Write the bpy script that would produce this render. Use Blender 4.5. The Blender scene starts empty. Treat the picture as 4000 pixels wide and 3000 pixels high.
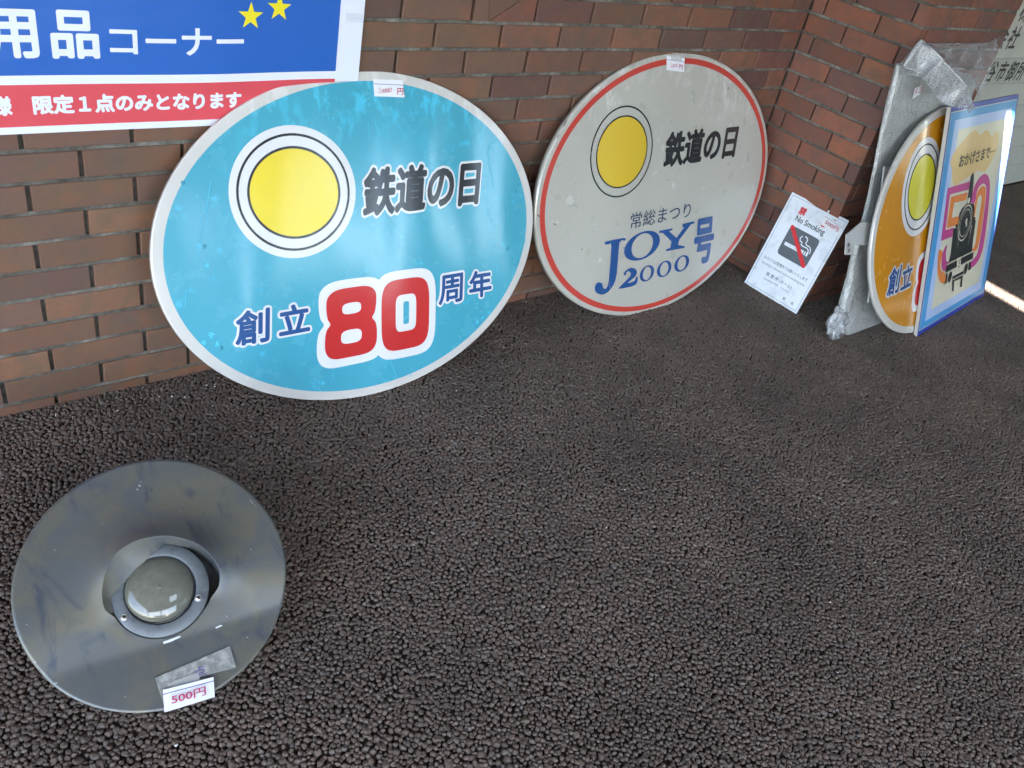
import bpy, bmesh, math, random
import numpy as np
from mathutils import Vector, Matrix, noise

random.seed(7)
S = bpy.context.scene
col = S.collection

# ------------------------------------------------------------------ camera
cd = bpy.data.cameras.new('camera')
cd.sensor_width = 36.0
cd.lens = 36.0 * 3314.46 / 4000.0
cd.clip_start = 0.02
cd.clip_end = 600
cam = bpy.data.objects.new('camera', cd)
cam.matrix_world = (Matrix.Translation((-0.36948, -1.88649, 1.45244)) @
                    Matrix.Rotation(-0.799453, 4, 'Z') @ Matrix.Rotation(0.973121, 4, 'X') @ Matrix.Rotation(0.234071, 4, 'Z'))
col.objects.link(cam)
S.camera = cam

# ------------------------------------------------------------------ sky, sun, exposure
LX, LY = 0.42, 1.0                       # how far sunlight travels sideways per metre it falls
w = bpy.data.worlds.new('World')
S.world = w
w.use_nodes = True
nt = w.node_tree
bg = nt.nodes['Background']
sky = nt.nodes.new('ShaderNodeTexSky')
sky.sky_type = 'NISHITA'
sky.sun_disc = False
sky.sun_elevation = math.atan(1 / math.hypot(LX, LY))
sky.sun_rotation = math.atan2(-LX, -LY)
nt.links.new(sky.outputs[0], bg.inputs[0])
bg.inputs[1].default_value = 0.11
sl = bpy.data.lights.new('sun', 'SUN')
sl.energy = 5.0
sl.angle = math.radians(0.5)
sl.color = (1.0, 0.97, 0.92)
so = bpy.data.objects.new('sun', sl)
so.rotation_euler = Vector((-LX, -LY, 1)).to_track_quat('Z', 'Y').to_euler()
so.location = (-2, -6, 8)
col.objects.link(so)
S.view_settings.view_transform = 'Standard'
S.view_settings.look = 'None'
S.view_settings.gamma = 1
S.view_settings.exposure = 3.75
S.cycles.use_denoising = True
S.cycles.max_bounces = 10
S.cycles.diffuse_bounces = 6
S.cycles.transparent_max_bounces = 12
S.cycles.caustics_reflective = False
S.cycles.caustics_refractive = False

# ------------------------------------------------------------------ helpers
def tag(o, label=None, cat=None, group=None, kind=None):
    if label: o['label'] = label
    if cat: o['category'] = cat
    if group: o['group'] = group
    if kind: o['kind'] = kind
    return o

def empty(name, loc, label, cat, group=None):
    o = bpy.data.objects.new(name, None)
    o.location = loc
    o.empty_display_size = 0.1
    col.objects.link(o)
    return tag(o, label, cat, group)

def link(name, me, parent=None, mat=None):
    o = bpy.data.objects.new(name, me)
    if mat is not None and not me.materials: me.materials.append(mat)
    col.objects.link(o)
    if parent is not None:
        o.parent = parent
        if parent.parent is None: o.matrix_parent_inverse = Matrix.Translation(parent.location).inverted()
    return o

def mesh(name, v, f, smooth=False):
    me = bpy.data.meshes.new(name)
    me.from_pydata([tuple(p) for p in v], [], f)
    if smooth: me.polygons.foreach_set('use_smooth', [True] * len(me.polygons))
    me.update()
    return me

def boxes(name, bs, mat, parent=None, bev=0.0):
    bm = bmesh.new()
    for (x0, x1, y0, y1, z0, z1) in bs:
        r = bmesh.ops.create_cube(bm, size=1)
        for v in r['verts']:
            v.co = Vector(((x0 + x1) / 2 + v.co.x * (x1 - x0), (y0 + y1) / 2 + v.co.y * (y1 - y0), (z0 + z1) / 2 + v.co.z * (z1 - z0)))
    if bev: bmesh.ops.bevel(bm, geom=bm.edges[:], offset=bev, segments=2, affect='EDGES')
    me = bpy.data.meshes.new(name); bm.to_mesh(me); bm.free()
    return link(name, me, parent, mat)

class Plane:
    def __init__(s, d, lift=0.0):
        s.c = Vector(d['c']); s.X = Vector(d['X']).normalized(); s.Y = Vector(d['Y']).normalized(); s.N = s.X.cross(s.Y).normalized()
        s.c = s.c + s.N * lift
    def __call__(s, x, y, h=0.0):
        return s.c + s.X * x + s.Y * y + s.N * h

def warp0(x, y): return 0.0

def smoothloop(P, n=5):
    out = []
    m = len(P)
    for i in range(m):
        p0, p1, p2, p3 = (Vector((*P[(i + k) % m][:2],)) for k in (-1, 0, 1, 2))
        for j in range(n):
            t = j / n
            out.append(0.5 * ((2 * p1) + (-p0 + p2) * t + (2 * p0 - 5 * p1 + 4 * p2 - p3) * t * t + (-p0 + 3 * p1 - 3 * p2 + p3) * t ** 3))
    return [(q.x, q.y) for q in out]

def ell(cx, cy, rx, ry, n=72, rot=0.0):
    c, s_ = math.cos(rot), math.sin(rot)
    return [(cx + rx * math.cos(a) * c - ry * math.sin(a) * s_, cy + rx * math.cos(a) * s_ + ry * math.sin(a) * c) for a in (2 * math.pi * k / n for k in range(n))]

def flat2d(loops, offs=0.0):
    cu = bpy.data.curves.new('c', 'CURVE'); cu.dimensions = '2D'; cu.fill_mode = 'BOTH'; cu.offset = offs
    for L in loops:
        s_ = cu.splines.new('POLY'); s_.points.add(len(L) - 1)
        for k, (x, y) in enumerate(L): s_.points[k].co = (x, y, 0, 1)
        s_.use_cyclic_u = True
    o = bpy.data.objects.new('c', cu)
    me = bpy.data.meshes.new_from_object(o)
    bpy.data.objects.remove(o); bpy.data.curves.remove(cu)
    return me

def place2d(me, pl, h):
    """lay a flat mesh onto the plane, h above it; all faces made to look along the plane's normal"""
    for v in me.vertices: v.co = pl(v.co.x, v.co.y, h + pl_warp(pl, v.co.x, v.co.y))
    bm = bmesh.new(); bm.from_mesh(me)
    bm.normal_update()
    fl = [f for f in bm.faces if f.normal.dot(pl.N) < 0]
    if fl: bmesh.ops.reverse_faces(bm, faces=fl)
    bm.to_mesh(me); bm.free(); me.materials.clear()
    return me

def pl_warp(pl, x, y): return 0.0

def art(name, loops, pl, h, mat, parent, label=None, offs=0.0):
    me = place2d(flat2d(loops, offs), pl, h); me.name = name
    o = link(name, me, parent, mat)
    if label: o['label'] = label
    return o

def stroke(pts, wd):
    """outline loop of a poly-line of the given width"""
    P = [Vector(p[:2]) for p in pts]; L, R = [], []
    for i, q in enumerate(P):
        d = (P[min(i + 1, len(P) - 1)] - P[max(i - 1, 0)]).normalized(); n = Vector((-d.y, d.x)) * wd / 2
        L.append(tuple(q + n)); R.append(tuple(q - n))
    return L + R[::-1]

_glyph = {}
def glyph(s, spacing=1.0, res=4):
    k = (s, spacing)
    if k not in _glyph:
        cu = bpy.data.curves.new('t', 'FONT'); cu.body = s; cu.resolution_u = res; cu.space_character = spacing
        o = bpy.data.objects.new('t', cu); me = bpy.data.meshes.new_from_object(o)
        bpy.data.objects.remove(o); bpy.data.curves.remove(cu)
        co = np.empty(len(me.vertices) * 3); me.vertices.foreach_get('co', co)
        _glyph[k] = (co.reshape(-1, 3)[:, :2].copy(), [tuple(p.vertices) for p in me.polygons])
        bpy.data.meshes.remove(me)
    return _glyph[k]

def text(s, box, pl, h, mat, parent, bold=0.02, halo=None, halomat=None, name='lettering', spacing=1.0, label=None):
    """box = ink corners: bottom left, bottom right, top left; bold and halo thicken the strokes (in ems)"""
    co, faces = glyph(s, spacing)
    b0 = max(bold, 0.0)
    (x0, y0), (x1, y1) = co.min(0) - b0, co.max(0) + b0
    bl, br, tl = (np.array(b[:2], float) for b in box)
    U, V = (br - bl) / (x1 - x0), (tl - bl) / (y1 - y0)
    def put(r, n, hh, m, nm):
        offs = [(0.0, 0.0)] + [(r * math.cos(2 * math.pi * k / n), r * math.sin(2 * math.pi * k / n)) for k in range(n)] if r > 0 else [(0.0, 0.0)]
        if r > .05: offs += [(r / 2 * math.cos(2 * math.pi * k / 8), r / 2 * math.sin(2 * math.pi * k / 8)) for k in range(8)]
        VV, FF = [], []
        for i, (dx, dy) in enumerate(offs):
            q = bl + (co[:, :1] + dx - x0) * U + (co[:, 1:] + dy - y0) * V
            z = hh - .00035 + .0005 * i / len(offs)
            base = len(VV); VV += [pl(a, b, z) for a, b in q]; FF += [tuple(base + v for v in f) for f in faces]
        me = mesh(nm, VV, FF)
        bm = bmesh.new(); bm.from_mesh(me); bm.normal_update()
        fl = [f for f in bm.faces if f.normal.dot(pl.N) < 0]
        if fl: bmesh.ops.reverse_faces(bm, faces=fl)
        bm.to_mesh(me); bm.free()
        return link(nm, me, parent, m)
    o = put(b0, 8, h, mat, name)
    if label: o['label'] = label
    if halo: put(halo, 20, h - 0.0009, halomat, 'letter_outline')
    return o

# ------------------------------------------------------------------ materials
def mk(name, base, rough=0.6, metal=0.0, coat=0.0, spec=0.5):
    m = bpy.data.materials.new(name); m.use_nodes = True
    b = m.node_tree.nodes['Principled BSDF']
    b.inputs['Base Color'].default_value = (*base, 1); b.inputs['Roughness'].default_value = rough
    b.inputs['Metallic'].default_value = metal; b.inputs['Coat Weight'].default_value = coat
    b.inputs['Coat Roughness'].default_value = 0.12
    if coat >= .5: b.inputs['Coat IOR'].default_value = 1.72
    b.inputs['Specular IOR Level'].default_value = spec
    return m

class NB:
    """small node builder on a material"""
    def __init__(s, m): s.m = m; s.t = m.node_tree; s.b = s.t.nodes['Principled BSDF']; s.tc = None
    def n(s, k, **a):
        q = s.t.nodes.new(k)
        for x, y in a.items(): setattr(q, x, y)
        return q
    def l(s, a, b): s.t.links.new(a, b)
    def pos(s, sc=(1, 1, 1)):
        g = s.n('ShaderNodeNewGeometry'); mp = s.n('ShaderNodeMapping'); mp.inputs['Scale'].default_value = sc; s.l(g.outputs['Position'], mp.inputs[0]); return mp.outputs[0]
    def noise(s, scale, det=4, rough=0.6, sc=(1, 1, 1), dist=0.0):
        q = s.n('ShaderNodeTexNoise'); q.inputs['Scale'].default_value = scale; q.inputs['Detail'].default_value = det
        q.inputs['Roughness'].default_value = rough; q.inputs['Distortion'].default_value = dist; s.l(s.pos(sc), q.inputs['Vector']); return q.outputs['Fac']
    def ramp(s, f, stops, interp='LINEAR'):
        q = s.n('ShaderNodeValToRGB'); q.color_ramp.interpolation = interp; e = q.color_ramp.elements
        while len(e) < len(stops): e.new(0.5)
        for k, (p, c) in enumerate(stops): e[k].position = p; e[k].color = (*c, 1) if len(c) == 3 else c
        s.l(f, q.inputs[0]); return q.outputs[0]
    def g(s, f, a, b): return s.ramp(f, [(a, (0, 0, 0)), (b, (1, 1, 1))])
    def mix(s, fac, a, b, mode='MIX'):
        q = s.n('ShaderNodeMix', data_type='RGBA', blend_type=mode)
        for sock, v in ((q.inputs['Factor'], fac), (q.inputs[6], a), (q.inputs[7], b)):
            if isinstance(v, (int, float)): sock.default_value = v
            elif isinstance(v, tuple): sock.default_value = (*v, 1)
            else: s.l(v, sock)
        return q.outputs[2]
    def math(s, op, a, b=0.0):
        q = s.n('ShaderNodeMath', operation=op)
        for k, v in enumerate((a, b)):
            if isinstance(v, (int, float)): q.inputs[k].default_value = v
            else: s.l(v, q.inputs[k])
        return q.outputs[0]
    def bump(s, h, strength=0.3, dist=0.002, prev=None):
        q = s.n('ShaderNodeBump'); q.inputs['Strength'].default_value = strength; q.inputs['Distance'].default_value = dist
        s.l(h, q.inputs['Height'])
        if prev is not None: s.l(prev, q.inputs['Normal'])
        s.l(q.outputs[0], s.b.inputs['Normal']); return q.outputs[0]
    def color(s, c): s.l(c, s.b.inputs['Base Color'])
    def rough(s, c): s.l(c, s.b.inputs['Roughness'])

def brick_mat(name, cols, tone):
    m = mk(name, cols[0], 0.62, spec=0.35); b = NB(m)
    oi = b.n('ShaderNodeObjectInfo')
    c = b.ramp(oi.outputs['Random'], [(k / len(cols), q) for k, q in enumerate(cols)], 'CONSTANT')
    r2 = b.math('FRACT', b.math('MULTIPLY', oi.outputs['Random'], 37.31))
    c = b.mix(1.0, c, b.ramp(r2, [(0, (0.83, 0.77, 0.80)), (1, (1.24, 1.08, 1.00))]), 'MULTIPLY')
    n1 = b.noise(9, 5, 0.6, (1, 1, 1.6), 0.6)
    c = b.mix(b.g(n1, 0.42, 0.66), c, b.mix(1.0, c, (1.22, 1.05, 0.88), 'MULTIPLY'))
    c = b.mix(b.math('MULTIPLY', b.g(b.noise(14, 6, 0.65, (1, 1, 1), 0.3), 0.45, 0.72), 0.75), c, tone)
    c = b.mix(b.math('MULTIPLY', b.g(b.noise(900, 2, 0.5), 0.62, 0.72), 0.55), c, (0.02, 0.015, 0.013))
    b.color(c)
    b.rough(b.ramp(b.noise(30, 4), [(0.3, (0.42,) * 3), (0.7, (0.72,) * 3)]))
    b.bump(b.noise(420, 3, 0.6), 0.25, 0.0012)
    return m

M = {}
M['brick_brown'] = brick_mat('brick_brown', [(0.160, 0.100, 0.070), (0.142, 0.093, 0.070), (0.172, 0.101, 0.069), (0.132, 0.086, 0.070), (0.165, 0.106, 0.073), (0.150, 0.091, 0.068)], (0.108, 0.086, 0.064))
M['brick_mid'] = brick_mat('brick_mid', [(0.172, 0.094, 0.067), (0.152, 0.088, 0.068), (0.184, 0.098, 0.068), (0.135, 0.080, 0.069), (0.168, 0.098, 0.071)], (0.112, 0.084, 0.063))
M['brick_red'] = brick_mat('brick_red', [(0.186, 0.090, 0.065), (0.165, 0.083, 0.065), (0.202, 0.094, 0.064), (0.140, 0.075, 0.066), (0.180, 0.088, 0.068), (0.192, 0.102, 0.070), (0.126, 0.072, 0.066)], (0.118, 0.080, 0.061))
m = mk('mortar', (0.13, 0.12, 0.10), 0.95); b = NB(m)
b.color(b.mix(b.g(b.noise(8, 5), 0.45, 0.62), b.ramp(b.noise(60, 5), [(0.3, (0.055, 0.05, 0.042)), (0.7, (0.14, 0.13, 0.11))]), b.ramp(b.noise(70, 4), [(0.35, (0.14, 0.135, 0.115)), (0.7, (0.29, 0.28, 0.245))])))
b.bump(b.noise(260, 4, 0.7), 0.9, 0.004); M['mortar'] = m
m = mk('mortar_dark', (0.05, 0.045, 0.04), 0.95); b = NB(m); b.color(b.ramp(b.noise(60, 5), [(0.3, (0.035, 0.031, 0.027)), (0.7, (0.10, 0.092, 0.078))])); b.bump(b.noise(260, 4), 0.8, 0.003); M['mortar_dark'] = m

m = mk('pebble', (0.1, 0.08, 0.07), 0.62, spec=0.35); b = NB(m)
oi = b.n('ShaderNodeObjectInfo')
c = b.ramp(oi.outputs['Random'], [(0, (0.120, 0.089, 0.069)), (0.25, (0.131, 0.098, 0.077)), (0.5, (0.125, 0.096, 0.076)), (0.75, (0.139, 0.099, 0.078)), (0.9, (0.130, 0.104, 0.084)), (0.99, (0.162, 0.136, 0.114))])
c = b.mix(1.0, c, b.ramp(b.noise(3.2, 3), [(0.35, (0.85, 0.85, 0.85)), (0.65, (1.18, 1.15, 1.12))]), 'MULTIPLY')
b.color(b.mix(b.math('MULTIPLY', b.g(b.noise(500, 3), 0.55, 0.7), 0.35), c, (0.04, 0.032, 0.028)))
b.bump(b.noise(900, 2), 0.25, 0.0006); M['pebble'] = m
m = mk('grit', (0.03, 0.024, 0.02), 0.95, spec=0.2); b = NB(m)
b.color(b.ramp(b.noise(160, 4), [(0.35, (0.012, 0.009, 0.007)), (0.65, (0.070, 0.052, 0.040))])); b.bump(b.noise(260, 3), 0.8, 0.004); M['grit'] = m
m = mk('gravel_far', (0.08, 0.065, 0.057), 0.7); b = NB(m)
v = b.n('ShaderNodeTexVoronoi'); v.inputs['Scale'].default_value = 115; b.l(b.pos(), v.inputs['Vector'])
b.color(b.mix(b.g(v.outputs['Distance'], 0.25, 0.6), b.mix(0.4, (0.08, 0.063, 0.055), v.outputs['Color'], 'MULTIPLY'), (0.012, 0.01, 0.009)))
q = b.math('SUBTRACT', 1.0, v.outputs['Distance']); b.bump(q, 0.8, 0.006); M['gravel_far'] = m
m = mk('paving', (0.12, 0.12, 0.115), 0.85); b = NB(m); b.color(b.ramp(b.noise(0.8, 6), [(0.3, (0.095, 0.095, 0.09)), (0.7, (0.15, 0.145, 0.14))])); M['paving'] = m

def sign_mat(name, base, light, dark, rough=0.2, amount=0.5, waves=0.5):
    """gloss paint with rubbed, scratched and dirty places"""
    m = mk(name, base, rough, coat=0.9); b = NB(m); b.b.inputs['Coat Roughness'].default_value = 0.15
    g = b.n('ShaderNodeNewGeometry'); sx = b.n('ShaderNodeSeparateXYZ'); b.l(g.outputs['Position'], sx.inputs[0])
    runs = b.g(b.noise(26, 5, 0.65, (1, 1, 0.42), 0.4), 0.50, 0.60)
    top = b.math('MULTIPLY', b.g(sx.outputs['Z'], 0.60, 0.76), b.g(b.noise(5, 3), 0.42, 0.58))
    spots = b.math('MULTIPLY', b.g(b.noise(20, 4, 0.7), 0.62, 0.70), amount)
    scr = b.math('MULTIPLY', b.g(b.noise(160, 2, 0.5, (1, 1, 0.04)), 0.70, 0.76), b.g(b.noise(4, 2), 0.52, 0.64))
    f = b.math('MAXIMUM', b.math('MAXIMUM', b.math('MULTIPLY', b.math('MULTIPLY', runs, top), 0.8), spots), b.math('MULTIPLY', scr, 0.8))
    c = b.mix(b.math('MULTIPLY', b.g(b.noise(2.4, 4), 0.35, 0.7), 0.3), base, dark)
    c = b.mix(b.math('MINIMUM', f, 1.0), c, light)
    c = b.mix(b.math('MULTIPLY', b.g(b.noise(90, 3, 0.6, (0.35, 1, 1.2)), 0.71, 0.75), 0.5), c, (0.03, 0.05, 0.05))
    b.color(c)
    b.rough(b.ramp(b.noise(14, 4), [(0.3, (rough * 0.8,) * 3), (0.75, (rough * 1.6,) * 3)]))
    n = b.bump(b.noise(2.1, 1, 0.3, (1.6, 1, 0.5)), waves, 0.05)
    n = b.bump(b.noise(220, 2), 0.04, 0.001, n)
    b.l(n, b.b.inputs['Coat Normal'])
    return m
M['cyan'] = sign_mat('cyan_paint', (0.060, 0.370, 0.49), (0.09, 0.62, 0.86), (0.045, 0.30, 0.41), 0.21)
M['rim'] = sign_mat('worn_white_paint', (0.62, 0.60, 0.56), (0.74, 0.73, 0.70), (0.40, 0.38, 0.35), 0.32, 0.5)
M['cream'] = sign_mat('cream_paint', (0.46, 0.45, 0.395), (0.66, 0.65, 0.62), (0.36, 0.345, 0.305), 0.30, 0.5, 0.35)
M['orange'] = sign_mat('orange_paint', (0.64, 0.26, 0.004), (0.80, 0.38, 0.015), (0.52, 0.20, 0.004), 0.20, 0.3, 0.4)
def ink(name, c, rough=0.22, waves=0.5, coat=0.5):
    m = mk(name, c, rough, coat=coat); b = NB(m); b.b.inputs['Coat Roughness'].default_value = 0.15
    b.color(b.mix(b.math('MULTIPLY', b.g(b.noise(30, 5, 0.7), 0.55, 0.75), 0.25), c, tuple(min(1, q * 0.8 + 0.08) for q in c)))
    if waves:
        n = b.bump(b.noise(2.1, 1, 0.3, (1.6, 1, 0.5)), waves, 0.05); b.l(n, b.b.inputs['Coat Normal'])
    return m
M['halo'] = ink('white_print', (0.72, 0.72, 0.72)); M['black'] = ink('black_print', (0.022, 0.024, 0.028)); M['navy'] = ink('navy_print', (0.016, 0.075, 0.24))
M['red'] = ink('red_print', (0.52, 0.022, 0.022)); M['yellow'] = ink('yellow_print', (0.80, 0.63, 0.035)); M['ochre'] = ink('faded_yellow_print', (0.62, 0.43, 0.035))
M['coral'] = ink('faded_red_print', (0.50, 0.055, 0.040)); M['lemon'] = ink('lemon_print', (0.68, 0.62, 0.04)); M['blueink'] = ink('slate_print', (0.035, 0.060, 0.115))
M['metal'] = mk('galvanised_metal', (0.42, 0.43, 0.43), 0.45, 0.7); M['edge'] = mk('sign_edge', (0.35, 0.34, 0.32), 0.5, 0.2)
M['steel'] = mk('screw_steel', (0.55, 0.54, 0.52), 0.3, 1.0)
def paper(name, c):
    m = mk(name, c, 0.45, coat=0.15); b = NB(m); b.bump(b.noise(7, 3, 0.4, (1, 1, 2)), 0.4, 0.01); return m
M['paper'] = paper('white_paper', (0.78, 0.79, 0.83)); M['banner_white'] = paper('banner_white', (0.74, 0.78, 0.88)); M['banner_blue'] = paper('banner_blue', (0.018, 0.115, 0.46)); M['banner_red'] = paper('banner_red', (0.66, 0.075, 0.095))
M['banner_yellow'] = paper('banner_yellow', (0.83, 0.70, 0.02))
M['tag_ink'] = mk('magenta_ink', (0.42, 0.03, 0.10), 0.6); M['pen'] = mk('red_pen', (0.45, 0.02, 0.05), 0.6); M['line'] = mk('violet_line', (0.10, 0.08, 0.25), 0.6)
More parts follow.
